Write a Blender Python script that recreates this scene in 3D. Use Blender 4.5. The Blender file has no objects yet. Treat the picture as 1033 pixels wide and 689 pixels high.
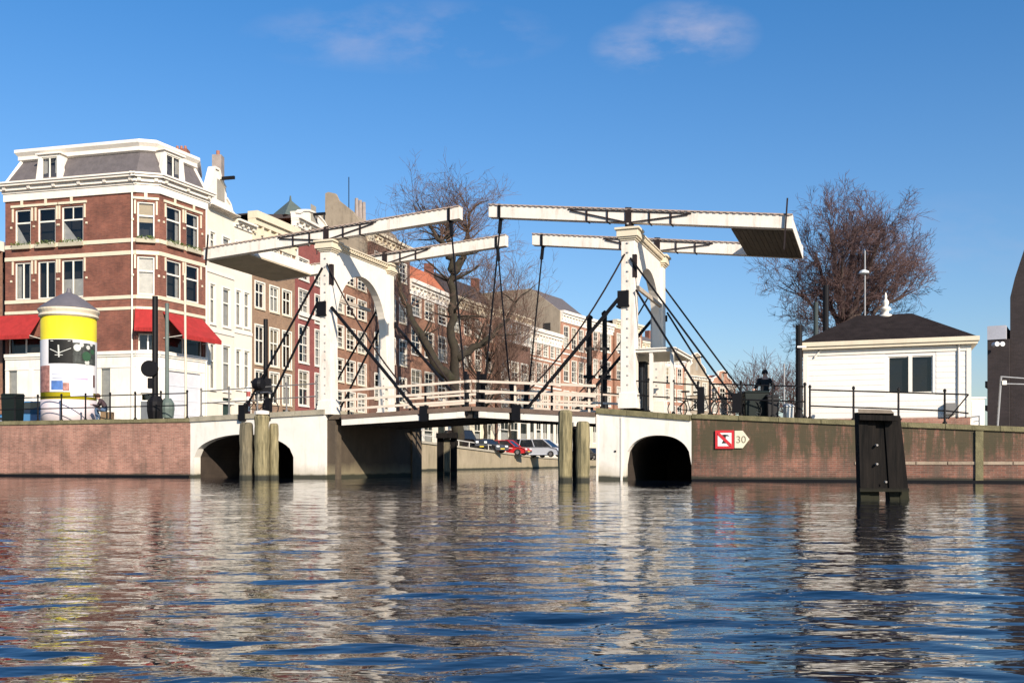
import bpy, math, random
from mathutils import Vector, Matrix, noise
R = math.radians
rnd = random.Random(11)
sc = bpy.context.scene
COL = sc.collection

# ------------------------------------------------------------------ camera
EYE = 0.65                       # eye height over the water (low canal boat)
HZ = 466.0                       # horizon row in a 1033x689 frame
cd = bpy.data.cameras.new('camera'); cam = bpy.data.objects.new('camera', cd); COL.objects.link(cam)
cam.location = (0, 0, EYE); cam.rotation_euler = (R(90), 0, 0)
cd.sensor_width = 36.0; cd.lens = 36.0 * 1000 / 1033
cd.shift_y = (HZ - 344.5) / 1033
cd.clip_start = 0.05; cd.clip_end = 4000
sc.camera = cam

# ------------------------------------------------------------------ light and sky
SUN_AZ, SUN_EL = 30.0, 26.5      # degrees right of straight behind the camera / above horizon
w = bpy.data.worlds.new('World'); sc.world = w; w.use_nodes = True
nt = w.node_tree; nt.nodes.clear()
out = nt.nodes.new('ShaderNodeOutputWorld'); bg = nt.nodes.new('ShaderNodeBackground')
sky = nt.nodes.new('ShaderNodeTexSky'); sky.sky_type = 'NISHITA'; sky.sun_disc = False
sky.sun_elevation = R(SUN_EL); sky.sun_rotation = R(180 - SUN_AZ)
sky.altitude = 0; sky.air_density = 1.25; sky.dust_density = 0.5; sky.ozone_density = 3.0
bg.inputs['Strength'].default_value = 0.085
tc = nt.nodes.new('ShaderNodeTexCoord'); sep = nt.nodes.new('ShaderNodeSeparateXYZ')
nt.links.new(tc.outputs['Generated'], sep.inputs[0])
def wm(op, a, b=None):
    n = nt.nodes.new('ShaderNodeMath'); n.operation = op
    for i, v in enumerate((a, b)):
        if v is None: continue
        if isinstance(v, (int, float)): n.inputs[i].default_value = v
        else: nt.links.new(v, n.inputs[i])
    return n.outputs[0]
yy = wm('MAXIMUM', sep.outputs[1], 0.05)
cu = wm('DIVIDE', sep.outputs[0], yy); cv = wm('DIVIDE', sep.outputs[2], yy)
comb = nt.nodes.new('ShaderNodeCombineXYZ'); nt.links.new(cu, comb.inputs[0]); nt.links.new(wm('MULTIPLY', cv, 2.2), comb.inputs[1])
nz = nt.nodes.new('ShaderNodeTexNoise'); nz.inputs['Scale'].default_value = 9; nz.inputs['Detail'].default_value = 7; nz.inputs['Roughness'].default_value = 0.6
nt.links.new(comb.outputs[0], nz.inputs['Vector'])
tot = None
for (u0, v0, ru, rv, st) in ((0.18, 0.432, 0.075, 0.038, 1.0), (0.125, 0.417, 0.05, 0.03, .9), (-0.11, 0.43, 0.17, 0.04, .6), (0.46, 0.225, 0.12, 0.05, .3), (0.42, .10, .3, .05, .25)):
    du = wm('DIVIDE', wm('SUBTRACT', cu, u0), ru); dv = wm('DIVIDE', wm('SUBTRACT', cv, v0), rv)
    d = wm('SUBTRACT', 1.0, wm('ADD', wm('MULTIPLY', du, du), wm('MULTIPLY', dv, dv)))
    d = wm('MULTIPLY', wm('MAXIMUM', d, 0.0), st)
    tot = d if tot is None else wm('MAXIMUM', tot, d)
cr = nt.nodes.new('ShaderNodeMapRange'); cr.inputs['From Min'].default_value = 0.42; cr.inputs['From Max'].default_value = 0.75
nt.links.new(nz.outputs['Fac'], cr.inputs['Value'])
cf = wm('MULTIPLY', wm('MULTIPLY', tot, cr.outputs[0]), 0.75)
mixc = nt.nodes.new('ShaderNodeMix'); mixc.data_type = 'RGBA'
tint = nt.nodes.new('ShaderNodeMix'); tint.data_type = 'RGBA'; tint.blend_type = 'MULTIPLY'; tint.inputs['Factor'].default_value = 1.0
nt.links.new(sky.outputs[0], tint.inputs['A']); 
sr = nt.nodes.new('ShaderNodeMapRange'); sr.inputs['From Min'].default_value = 0.05; sr.inputs['From Max'].default_value = 0.5; nt.links.new(sep.outputs[2], sr.inputs['Value'])
sm = nt.nodes.new('ShaderNodeMix'); sm.data_type = 'RGBA'; nt.links.new(sr.outputs[0], sm.inputs['Factor']); sm.inputs['A'].default_value = (.80, .89, 1.09, 1); sm.inputs['B'].default_value = (.27, .78, 1.20, 1)
nt.links.new(sm.outputs['Result'], tint.inputs['B'])
nt.links.new(cf, mixc.inputs['Factor']); nt.links.new(tint.outputs['Result'], mixc.inputs['A']); mixc.inputs['B'].default_value = (4.2, 4.2, 5.4, 1)
nt.links.new(mixc.outputs['Result'], bg.inputs['Color']); nt.links.new(bg.outputs[0], out.inputs[0])

sl = bpy.data.lights.new('sun', 'SUN'); sl.energy = 5.0; sl.angle = R(0.5); sl.color = (1.0, 0.885, 0.75)
so = bpy.data.objects.new('sun', sl); COL.objects.link(so)
ts = Vector((math.sin(R(SUN_AZ)) * math.cos(R(SUN_EL)), -math.cos(R(SUN_AZ)) * math.cos(R(SUN_EL)), math.sin(R(SUN_EL))))
so.rotation_euler = ts.to_track_quat('Z', 'Y').to_euler(); so.location = ts * 80
sc.view_settings.view_transform = 'Standard'; sc.view_settings.look = 'None'
sc.view_settings.exposure = 0.6; sc.view_settings.gamma = 1.0
sc.render.engine = 'CYCLES'
sc.cycles.max_bounces = 6

# ------------------------------------------------------------------ coordinates
def W(px, py, D):
    """world point at depth D seen at a photo pixel"""
    return Vector(((px - 516.5) / 1000 * D, D, EYE + (HZ - py) / 1000 * D))
def zat(py, D): return EYE + (HZ - py) / 1000 * D
TH = R(20.0); ca, sa = math.cos(TH), math.sin(TH)
BM = Matrix.Translation((0, 36, 0)) @ Matrix.Rotation(-TH, 4, 'Z')   # bridge frame: s along the bridge, t across it
def bs(px, t=0.0):
    u = (px - 516.5) / 1000
    return (u * (36 + t * ca) - t * sa) / (ca + u * sa)
def bz(px, py, t=0.0):
    s = bs(px, t); Y = 36 - s * sa + t * ca
    return EYE + (HZ - py) / 1000 * Y
def bw(s, t, z=0.0): return BM @ Vector((s, t, z))

# ------------------------------------------------------------------ materials
MATS = {}
def _new(name):
    m = bpy.data.materials.new(name); m.use_nodes = True
    n = m.node_tree.nodes; b = n['Principled BSDF']; return m, m.node_tree, b
def mat(name, col, rough=0.7, var=0.18, scale=1.5, bump=0.0, metal=0.0, streak=0.0, stain=(0.12, 0.09, 0.06), spec=0.4):
    if name in MATS: return MATS[name]
    m, t, b = _new(name)
    b.inputs['Roughness'].default_value = rough; b.inputs['Metallic'].default_value = metal
    b.inputs['Specular IOR Level'].default_value = spec
    g = t.nodes.new('ShaderNodeNewGeometry')
    n1 = t.nodes.new('ShaderNodeTexNoise'); n1.inputs['Scale'].default_value = scale; n1.inputs['Detail'].default_value = 8; n1.inputs['Roughness'].default_value = .65
    t.links.new(g.outputs['Position'], n1.inputs['Vector'])
    mr = t.nodes.new('ShaderNodeMapRange'); mr.inputs['From Min'].default_value = .25; mr.inputs['From Max'].default_value = .75
    mr.inputs['To Min'].default_value = 1 - var; mr.inputs['To Max'].default_value = 1 + var * .6
    t.links.new(n1.outputs['Fac'], mr.inputs['Value'])
    mx = t.nodes.new('ShaderNodeVectorMath'); mx.operation = 'SCALE'; mx.inputs[0].default_value = col[:3]
    t.links.new(mr.outputs[0], mx.inputs['Scale'])
    src = mx.outputs[0]
    if streak > 0:
        mp = t.nodes.new('ShaderNodeMapping'); mp.inputs['Scale'].default_value = (3.0, 3.0, .45)
        t.links.new(g.outputs['Position'], mp.inputs['Vector'])
        n2 = t.nodes.new('ShaderNodeTexNoise'); n2.inputs['Scale'].default_value = 1.3; n2.inputs['Detail'].default_value = 9; n2.inputs['Roughness'].default_value = .7
        t.links.new(mp.outputs[0], n2.inputs['Vector'])
        m2 = t.nodes.new('ShaderNodeMapRange'); m2.inputs['From Min'].default_value = .52; m2.inputs['From Max'].default_value = .74
        m2.inputs['To Max'].default_value = streak; t.links.new(n2.outputs['Fac'], m2.inputs['Value'])
        mm = t.nodes.new('ShaderNodeMix'); mm.data_type = 'RGBA'; t.links.new(m2.outputs[0], mm.inputs['Factor'])
        t.links.new(src, mm.inputs['A']); mm.inputs['B'].default_value = (*stain, 1); src = mm.outputs['Result']
    if name in ('whitewashed_wall', 'canal_wall_concrete', 'pier_stone'):     # damp algae line just above the water
        sp = t.nodes.new('ShaderNodeSeparateXYZ'); t.links.new(g.outputs['Position'], sp.inputs[0])
        for (f0, f1, mxv, cl) in ((.62, .15, .6, (.30, .25, .15)), (.20, .12, .95, (.022, .024, .014))):
            ad_ = t.nodes.new('ShaderNodeMath'); ad_.operation = 'MULTIPLY_ADD'; ad_.inputs[1].default_value = .7 if f0 > .5 else .15; t.links.new(n1.outputs['Fac'], ad_.inputs[0]); t.links.new(sp.outputs[2], ad_.inputs[2])
            a2 = t.nodes.new('ShaderNodeMapRange'); off = .35 if f0 > .5 else .075; a2.inputs['From Min'].default_value = f0 + off; a2.inputs['From Max'].default_value = f1 + off; a2.inputs['To Max'].default_value = mxv; t.links.new(ad_.outputs[0], a2.inputs['Value'])
            mm = t.nodes.new('ShaderNodeMix'); mm.data_type = 'RGBA'; t.links.new(a2.outputs[0], mm.inputs['Factor']); t.links.new(src, mm.inputs['A']); mm.inputs['B'].default_value = (*cl, 1); src = mm.outputs['Result']
    t.links.new(src, b.inputs['Base Color'])
    if bump > 0:
        bp = t.nodes.new('ShaderNodeBump'); bp.inputs['Strength'].default_value = bump; bp.inputs['Distance'].default_value = .03
        n3 = t.nodes.new('ShaderNodeTexNoise'); n3.inputs['Scale'].default_value = scale * 8; n3.inputs['Detail'].default_value = 6
        t.links.new(g.outputs['Position'], n3.inputs['Vector'])
        t.links.new(n3.outputs['Fac'], bp.inputs['Height']); t.links.new(bp.outputs[0], b.inputs['Normal'])
    MATS[name] = m; return m
def brick(name, c1, c2, mortar, var=.25, moss=0.0, bands=None, course=.065, streak=0.0):
    """UV in metres; bands = [(z, halfwidth)] stone bands; moss = green growth amount"""
    if name in MATS: return MATS[name]
    m, t, b = _new(name); b.inputs['Roughness'].default_value = .88
    uv = t.nodes.new('ShaderNodeUVMap')
    br = t.nodes.new('ShaderNodeTexBrick'); br.inputs['Scale'].default_value = 1.0
    br.inputs['Brick Width'].default_value = .22; br.inputs['Row Height'].default_value = course; br.inputs['Mortar Size'].default_value = .007
    br.inputs['Mortar Smooth'].default_value = .3; br.inputs['Bias'].default_value = 0
    br.inputs['Color1'].default_value = (*c1, 1); br.inputs['Color2'].default_value = (*c2, 1); br.inputs['Mortar'].default_value = (*mortar, 1)
    t.links.new(uv.outputs[0], br.inputs['Vector'])
    g = t.nodes.new('ShaderNodeNewGeometry')
    n1 = t.nodes.new('ShaderNodeTexNoise'); n1.inputs['Scale'].default_value = .9; n1.inputs['Detail'].default_value = 10; n1.inputs['Roughness'].default_value = .7
    t.links.new(g.outputs['Position'], n1.inputs['Vector'])
    mr = t.nodes.new('ShaderNodeMapRange'); mr.inputs['From Min'].default_value = .28; mr.inputs['From Max'].default_value = .72
    mr.inputs['To Min'].default_value = 1 - var; mr.inputs['To Max'].default_value = 1 + var; t.links.new(n1.outputs['Fac'], mr.inputs['Value'])
    mx = t.nodes.new('ShaderNodeVectorMath'); mx.operation = 'SCALE'; t.links.new(br.outputs['Color'], mx.inputs[0]); t.links.new(mr.outputs[0], mx.inputs['Scale'])
    src = mx.outputs[0]
    def blend(fac, colr):
        nonlocal src
        mm = t.nodes.new('ShaderNodeMix'); mm.data_type = 'RGBA'; t.links.new(fac, mm.inputs['Factor']); t.links.new(src, mm.inputs['A'])
        mm.inputs['B'].default_value = (*colr, 1); src = mm.outputs['Result']
    sp = t.nodes.new('ShaderNodeSeparateXYZ'); t.links.new(g.outputs['Position'], sp.inputs[0])
    def mth(op, a, bb):
        n = t.nodes.new('ShaderNodeMath'); n.operation = op
        for i, v in enumerate((a, bb)):
            if isinstance(v, (int, float)): n.inputs[i].default_value = v
            else: t.links.new(v, n.inputs[i])
        return n.outputs[0]
    if moss > 0 or streak > 0:
        mp = t.nodes.new('ShaderNodeMapping'); mp.inputs['Scale'].default_value = (3.2, 3.2, .45); t.links.new(g.outputs['Position'], mp.inputs['Vector'])
        n2 = t.nodes.new('ShaderNodeTexNoise'); n2.inputs['Scale'].default_value = 1.1; n2.inputs['Detail'].default_value = 10; n2.inputs['Roughness'].default_value = .72
        t.links.new(mp.outputs[0], n2.inputs['Vector'])
        if streak > 0:
            m3 = t.nodes.new('ShaderNodeMapRange'); m3.inputs['From Min'].default_value = .46; m3.inputs['From Max'].default_value = .66; m3.inputs['To Max'].default_value = streak
            t.links.new(n2.outputs['Fac'], m3.inputs['Value']); blend(m3.outputs[0], (.09, .07, .05))
        if moss > 0:      # damp green-brown upper half of the wall
            hgt = t.nodes.new('ShaderNodeMapRange'); hgt.inputs['From Min'].default_value = .55; hgt.inputs['From Max'].default_value = 1.25
            t.links.new(sp.outputs[2], hgt.inputs['Value'])
            k = mth('MULTIPLY', hgt.outputs[0], mth('MULTIPLY', mth('SUBTRACT', n2.outputs['Fac'], .37), moss * 3.6))
            k2 = t.nodes.new('ShaderNodeClamp'); t.links.new(k, k2.inputs[0]); k2.inputs['Max'].default_value = .85
            blend(k2.outputs[0], (.055, .048, .022))
    # wet black algae line just above the water
    if bands is not None or moss > 0:
        a2 = t.nodes.new('ShaderNodeMapRange'); a2.inputs['From Min'].default_value = .2; a2.inputs['From Max'].default_value = .12; a2.inputs['To Max'].default_value = .93
        t.links.new(mth('ADD', sp.outputs[2], mth('MULTIPLY', mth('SUBTRACT', n1.outputs['Fac'], .5), .12)), a2.inputs['Value'])
        blend(a2.outputs[0], (.018, .02, .012))
    t.links.new(src, b.inputs['Base Color'])
    bp = t.nodes.new('ShaderNodeBump'); bp.inputs['Strength'].default_value = .35; bp.inputs['Distance'].default_value = .01
    t.links.new(br.outputs['Fac'], bp.inputs['Height']); bp.invert = True; t.links.new(bp.outputs[0], b.inputs['Normal'])
    MATS[name] = m; return m
def wood_post(name, c1, c2, wet=True):
    if name in MATS: return MATS[name]
    m, t, b = _new(name); b.inputs['Roughness'].default_value = .85
    g = t.nodes.new('ShaderNodeNewGeometry'); mp = t.nodes.new('ShaderNodeMapping'); mp.inputs['Scale'].default_value = (9, 9, .8)
    t.links.new(g.outputs['Position'], mp.inputs['Vector'])
    n = t.nodes.new('ShaderNodeTexNoise'); n.inputs['Scale'].default_value = 1.4; n.inputs['Detail'].default_value = 8; n.inputs['Roughness'].default_value = .65
    t.links.new(mp.outputs[0], n.inputs['Vector'])
    r = t.nodes.new('ShaderNodeValToRGB'); r.color_ramp.elements[0].position = .35; r.color_ramp.elements[0].color = (*c1, 1)
    r.color_ramp.elements[1].position = .66; r.color_ramp.elements[1].color = (*c2, 1); t.links.new(n.outputs['Fac'], r.inputs[0])
    src = r.outputs[0]
    if wet:
        sp = t.nodes.new('ShaderNodeSeparateXYZ'); t.links.new(g.outputs['Position'], sp.inputs[0])
        a2 = t.nodes.new('ShaderNodeMapRange'); a2.inputs['From Min'].default_value = .22; a2.inputs['From Max'].default_value = .12
        t.links.new(sp.outputs[2], a2.inputs['Value']); mm = t.nodes.new('ShaderNodeMix'); mm.data_type = 'RGBA'
        t.links.new(a2.outputs[0], mm.inputs['Factor']); t.links.new(src, mm.inputs['A']); mm.inputs['B'].default_value = (.02, .02, .012, 1); src = mm.outputs['Result']
    t.links.new(src, b.inputs['Base Color'])
    bp = t.nodes.new('ShaderNodeBump'); bp.inputs['Strength'].default_value = .6; bp.inputs['Distance'].default_value = .02
    t.links.new(n.outputs['Fac'], bp.inputs['Height']); t.links.new(bp.outputs[0], b.inputs['Normal'])
    MATS[name] = m; return m
def glass_mat():
    m, t, b = _new('window_glass'); t.nodes.remove(b)
    o = t.nodes['Material Output']; tr = t.nodes.new('ShaderNodeBsdfTransparent'); tr.inputs[0].default_value = (.82, .84, .86, 1)
    gl = t.nodes.new('ShaderNodeBsdfGlossy'); gl.inputs['Roughness'].default_value = .03
    fr = t.nodes.new('ShaderNodeFresnel'); fr.inputs['IOR'].default_value = 1.5
    a = t.nodes.new('ShaderNodeMath'); a.operation = 'MULTIPLY_ADD'; a.inputs[1].default_value = .45; a.inputs[2].default_value = .04; t.links.new(fr.outputs[0], a.inputs[0])
    g = t.nodes.new('ShaderNodeNewGeometry'); n = t.nodes.new('ShaderNodeTexNoise'); n.inputs['Scale'].default_value = .8
    t.links.new(g.outputs['Position'], n.inputs['Vector']); bp = t.nodes.new('ShaderNodeBump'); bp.inputs['Strength'].default_value = .25; bp.inputs['Distance'].default_value = .05
    t.links.new(n.outputs['Fac'], bp.inputs['Height']); t.links.new(bp.outputs[0], gl.inputs['Normal'])
    mx = t.nodes.new('ShaderNodeMixShader'); t.links.new(a.outputs[0], mx.inputs[0]); t.links.new(tr.outputs[0], mx.inputs[1]); t.links.new(gl.outputs[0], mx.inputs[2])
    t.links.new(mx.outputs[0], o.inputs[0]); return m
GLASS = glass_mat()
white = mat('white_paint', (.75, .69, .60), .55, .10, 1.2, .1, streak=.30, stain=(.42, .36, .26))
white_wall = mat('whitewashed_wall', (.74, .69, .61), .8, .14, .8, .2, streak=.55, stain=(.45, .40, .30))
beamwhite = mat('beam_paint', (.75, .68, .59), .55, .14, 1.6, .1, streak=.6, stain=(.38, .27, .18))
cream = mat('cream_paint', (.66, .57, .42), .6, .12, 1.3, .1, streak=.3, stain=(.4, .33, .22))
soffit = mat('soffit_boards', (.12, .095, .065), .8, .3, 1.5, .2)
iron = mat('black_iron', (.006, .0055, .0065), .55, .3, 4, .1, spec=.2)
rust = mat('dark_steel', (.022, .014, .013), .65, .4, 4, .2, spec=.25)
stone = mat('coping_stone', (.34, .30, .22), .85, .3, 2.5, .4, streak=.5, stain=(.10, .11, .04))
mossy = mat('mossy_coping', (.19, .165, .085), .9, .5, 3.0, .5, streak=.8, stain=(.06, .06, .025))
slate = mat('roof_slate', (.115, .10, .10), .75, .3, 2.5, .5, streak=.3, stain=(.2, .17, .15))
tile = mat('red_roof_tiles', (.42, .13, .06), .8, .3, 3, .5)
darkroof = mat('dark_roof_felt', (.045, .035, .035), .8, .35, 2, .3)
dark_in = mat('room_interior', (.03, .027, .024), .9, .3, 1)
curtain = mat('net_curtain', (.62, .57, .48), .9, .25, 3)
blind = mat('cream_blind', (.48, .38, .24), .9, .2, 2)
red_canvas = mat('red_awning_canvas', (.34, .022, .02), .9, .3, 2.5, .2, streak=.35, stain=(.22, .02, .015))
copper = mat('green_copper', (.09, .115, .10), .6, .25, 3)
asphalt = mat('street_paving', (.12, .10, .085), .9, .3, 1.2, .3)
concrete = mat('canal_wall_concrete', (.36, .29, .19), .9, .25, .7, .3, streak=.7, stain=(.13, .12, .05))
bark = mat('bark', (.034, .026, .017), .95, .5, 3, 1.0, streak=.8, stain=(.03, .04, .013))
bark_r = mat('reddish_bark', (.085, .06, .05), .95, .3, 6, .5)
twig_m = mat('twigs', (.14, .085, .062), .95, .25, 4)
twig_r = mat('purple_twigs', (.115, .068, .062), .95, .25, 4)
B_front = brick('corner_brick', (.215, .070, .042), (.145, .046, .03), (.17, .11, .08), .42)
B_quay = brick('quay_brick', (.38, .185, .13), (.26, .12, .085), (.36, .26, .2), .42, 0, bands=1, streak=.45)
B_mossq = brick('mossy_quay_brick', (.24, .098, .062), (.13, .06, .04), (.22, .16, .12), .6, 1.9, bands=1, streak=.85)

# ------------------------------------------------------------------ mesh builder
class MB:
    def __init__(s, M=None): s.v = []; s.f = []; s.mi = []; s.M = M or Matrix(); s.cur = 0
    def add(s, vs, fs):
        o = len(s.v); s.v += [s.M @ Vector(v) for v in vs]
        for f in fs: s.f.append([i + o for i in f]); s.mi.append(s.cur)
        return s
    def box(s, x0, x1, y0, y1, z0, z1, m=None):
        vs = [Vector((x, y, z)) for z in (z0, z1) for y in (y0, y1) for x in (x0, x1)]
        if m is not None: vs = [m @ v for v in vs]
        return s.add(vs, [(0, 2, 3, 1), (4, 5, 7, 6), (0, 1, 5, 4), (2, 6, 7, 3), (0, 4, 6, 2), (1, 3, 7, 5)])
    def hexa(s, b, t):           # bottom quad, top quad (ccw from above)
        return s.add(list(b) + list(t), [(3, 2, 1, 0), (4, 5, 6, 7), (0, 1, 5, 4), (1, 2, 6, 5), (2, 3, 7, 6), (3, 0, 4, 7)])
    def bar(s, p, q, w, h=None):  # rectangular bar from p to q
        p, q = Vector(p), Vector(q); h = h or w; d = (q - p).normalized()
        up = Vector((0, 0, 1)) if abs(d.z) < .95 else Vector((0, 1, 0))
        a = d.cross(up).normalized() * w / 2; b = a.cross(d).normalized() * h / 2
        vs = [p - a - b, p + a - b, p + a + b, p - a + b, q - a - b, q + a - b, q + a + b, q - a + b]
        return s.add(vs, [(0, 1, 2, 3), (7, 6, 5, 4), (0, 4, 5, 1), (1, 5, 6, 2), (2, 6, 7, 3), (3, 7, 4, 0)])
    def tube(s, p, q, r0, r1=None, n=8, caps=True):
        p, q = Vector(p), Vector(q); r1 = r0 if r1 is None else r1; d = (q - p)
        if d.length < 1e-6: return s
        d.normalize(); up = Vector((0, 0, 1)) if abs(d.z) < .95 else Vector((1, 0, 0))
        a = d.cross(up).normalized(); b = a.cross(d)
        vs = []
        for c, r in ((p, r0), (q, r1)):
            for k in range(n):
                an = 2 * math.pi * k / n; vs.append(c + (a * math.cos(an) + b * math.sin(an)) * r)
        fs = [(k, k + n, (k + 1) % n + n, (k + 1) % n) for k in range(n)]
        if caps: fs += [tuple(range(n)), tuple(reversed(range(n, 2 * n)))]
        return s.add(vs, fs)
    def path(s, pts, rs, n=6):
        pts = [Vector(p) for p in pts]
        if not isinstance(rs, (list, tuple)): rs = [rs] * len(pts)
        vs = []; m = len(pts)
        for i, p in enumerate(pts):
            d = (pts[min(i + 1, m - 1)] - pts[max(i - 1, 0)]).normalized()
            up = Vector((0, 1, 0)) if abs(d.y) < .9 else Vector((1, 0, 0))
            a = d.cross(up).normalized(); b = a.cross(d)
            for k in range(n):
                an = 2 * math.pi * k / n; vs.append(p + (a * math.cos(an) + b * math.sin(an)) * rs[i])
        fs = []
        for i in range(m - 1):
            for k in range(n): fs.append((i * n + k, (i + 1) * n + k, (i + 1) * n + (k + 1) % n, i * n + (k + 1) % n))
        fs += [tuple(range(n)), tuple(reversed(range((m - 1) * n, m * n)))]
        return s.add(vs, fs)
    def lathe(s, prof, c=(0, 0, 0), n=24, axis='Z'):
        c = Vector(c); vs = []
        for r, z in prof:
            for k in range(n):
                an = 2 * math.pi * k / n
                p = Vector((r * math.cos(an), r * math.sin(an), z))
                if axis == 'Y': p = Vector((p.x, p.z, p.y))
                if axis == 'X': p = Vector((p.z, p.x, p.y))
                vs.append(c + p)
        fs = []
        for i in range(len(prof) - 1):
            for k in range(n): fs.append((i * n + k, i * n + (k + 1) % n, (i + 1) * n + (k + 1) % n, (i + 1) * n + k))
        fs += [tuple(reversed(range(n))), tuple(range((len(prof) - 1) * n, len(prof) * n))]
        return s.add(vs, fs)
    def prism(s, poly, y0, y1, plane='XZ'):   # polygon in x,z extruded along y (or XY along z, or YZ along x)
        n = len(poly)
        def P(a, b, c): return (a, c, b) if plane == 'XZ' else ((a, b, c) if plane == 'XY' else (c, a, b))
        vs = [P(a, b, y0) for a, b in poly] + [P(a, b, y1) for a, b in poly]
        fs = [tuple(range(n)), tuple(reversed(range(n, 2 * n)))] + [(k, k + n, (k + 1) % n + n, (k + 1) % n) for k in range(n)]
        return s.add(vs, fs)
    def build(s, name, mats, parent=None, smooth=False, bevel=0):
        if not s.v: return None
        L = Vector((0, 0, 0)); p = parent
        while p is not None: L += p.location; p = p.parent
        me = bpy.data.meshes.new(name); me.from_pydata([tuple(v - L) for v in s.v], [], s.f)
        for m in (mats if isinstance(mats, (list, tuple)) else [mats]): me.materials.append(m)
        me.polygons.foreach_set('material_index', s.mi)
        import bmesh as _b
        bm = _b.new(); bm.from_mesh(me); (None if name == 'pane' else _b.ops.recalc_face_normals(bm, faces=bm.faces)); bm.to_mesh(me); bm.free()
        uvl = me.uv_layers.new(name='UVMap'); vv = me.vertices; data = [0.0] * (2 * len(me.loops))
        if len(me.polygons) < 40000:
            for pl in me.polygons:
                nn = pl.normal
                if abs(nn.z) > .7: tx, ty = Vector((1, 0, 0)), Vector((0, 1, 0))
                else:
                    tx = Vector((-nn.y, nn.x, 0)).normalized(); ty = Vector((0, 0, 1))
                for li in pl.loop_indices:
                    co = vv[me.loops[li].vertex_index].co + L
                    data[2 * li] = co.dot(tx) + 100; data[2 * li + 1] = co.dot(ty) + 100
            uvl.data.foreach_set('uv', data)
        if smooth: me.polygons.foreach_set('use_smooth', [True] * len(me.polygons))
        me.update()
        o = bpy.data.objects.new(name, me); COL.objects.link(o)
        if parent is not None: o.parent = parent
        if bevel:
            bv = o.modifiers.new('bevel', 'BEVEL'); bv.width = bevel; bv.segments = 2; bv.limit_method = 'ANGLE'
        return o
def tag(o, label, cat, group=None, kind=None):
    o['label'] = label; o['category'] = cat
    if group: o['group'] = group
    if kind: o['kind'] = kind
    return o
def thing(name, loc, label, cat, group=None):
    o = bpy.data.objects.new(name, None); COL.objects.link(o); o.location = loc; o.empty_display_size = .3
    return tag(o, label, cat, group)
def struct(o, kind='structure'):
    o['kind'] = kind; return o
def copy_thing(root, delta, label=None):
    c = root.copy(); COL.objects.link(c); c.location = root.location + Vector(delta)
    if label: c['label'] = label
    def rec(src, dst):
        for ch in list(src.children):
            d = ch.copy(); COL.objects.link(d); d.parent = dst; rec(ch, d)
    rec(root, c); return c

# ------------------------------------------------------------------ water
def water_mat():
    m, t, b = _new('canal_water')
    b.inputs['Base Color'].default_value = (.003, .006, .012, 1); b.inputs['Roughness'].default_value = .015
    b.inputs['IOR'].default_value = 1.5; b.inputs['Specular IOR Level'].default_value = .6
    g = t.nodes.new('ShaderNodeNewGeometry'); mp = t.nodes.new('ShaderNodeMapping'); mp.inputs['Scale'].default_value = (.6, 1.4, 1)
    t.links.new(g.outputs['Position'], mp.inputs['Vector'])
    n = t.nodes.new('ShaderNodeTexNoise'); n.inputs['Scale'].default_value = 6.5; n.inputs['Detail'].default_value = 2.5; n.inputs['Roughness'].default_value = .45
    t.links.new(mp.outputs[0], n.inputs['Vector'])
    bp = t.nodes.new('ShaderNodeBump'); bp.inputs['Strength'].default_value = 1.0; bp.inputs['Distance'].default_value = .010
    t.links.new(n.outputs['Fac'], bp.inputs['Height']); t.links.new(bp.outputs[0], b.inputs['Normal'])
    return m
def make_water():
    import numpy as np
    rs = np.random.RandomState(4)
    ys = [-6.0]
    while ys[-1] < 150: ys.append(ys[-1] + max(.03, .0075 * abs(ys[-1] + .5)) if ys[-1] > .5 else ys[-1] + .25)
    ys = np.array(ys); U = np.linspace(-1.15, 1.15, 620)
    X = U[None, :] * (np.abs(ys)[:, None] * .75 + 7.0); Y = np.repeat(ys[:, None], len(U), 1)
    Z = np.zeros_like(X); sp = np.maximum(.004 * (np.abs(Y) * .75 + 7), .0075 * np.abs(Y))
    for k in range(130):
        lam = .10 * (1.3 / .10) ** (rs.rand() ** 1.3); th = rs.normal(R(88), .34)
        slope = .0125 * (1.0 if lam < .5 else .55)
        amp = slope * lam / (2 * math.pi) * 1.0; kx, ky = 2 * math.pi / lam * math.cos(th), 2 * math.pi / lam * math.sin(th)
        fade = np.clip((lam / sp - 2.5) / 2.5, 0, 1)
        ph = kx * X + ky * Y + rs.rand() * 6.28
        ph = ph + .6 * np.sin(.7 * X * rs.rand() + .9 * Y * rs.rand() + rs.rand() * 6)
        Z += amp * fade * np.sin(ph)
    nr, nc = X.shape
    verts = np.stack([X, Y, Z], -1).reshape(-1, 3)
    i = np.arange(nr - 1)[:, None] * nc + np.arange(nc - 1)[None, :]
    faces = np.stack([i, i + 1, i + nc + 1, i + nc], -1).reshape(-1, 4)
    nv = len(verts)
    big = np.array([(-2500, -1500, -.14), (2500, -1500, -.14), (2500, 3000, -.14), (-2500, 3000, -.14)])
    verts = np.concatenate([verts, big]); faces = np.concatenate([faces, [[nv, nv + 1, nv + 2, nv + 3]]])
    me = bpy.data.meshes.new('water'); me.vertices.add(len(verts)); me.vertices.foreach_set('co', verts.ravel())
    me.loops.add(faces.size); me.loops.foreach_set('vertex_index', faces.ravel().astype('i'))
    me.polygons.add(len(faces)); me.polygons.foreach_set('loop_start', np.arange(0, faces.size, 4).astype('i'))
    me.update(calc_edges=True); me.polygons.foreach_set('use_smooth', [True] * len(faces))
    me.materials.append(water_mat()); me.validate()
    o = bpy.data.objects.new('water', me); COL.objects.link(o); struct(o)
make_water()

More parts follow.
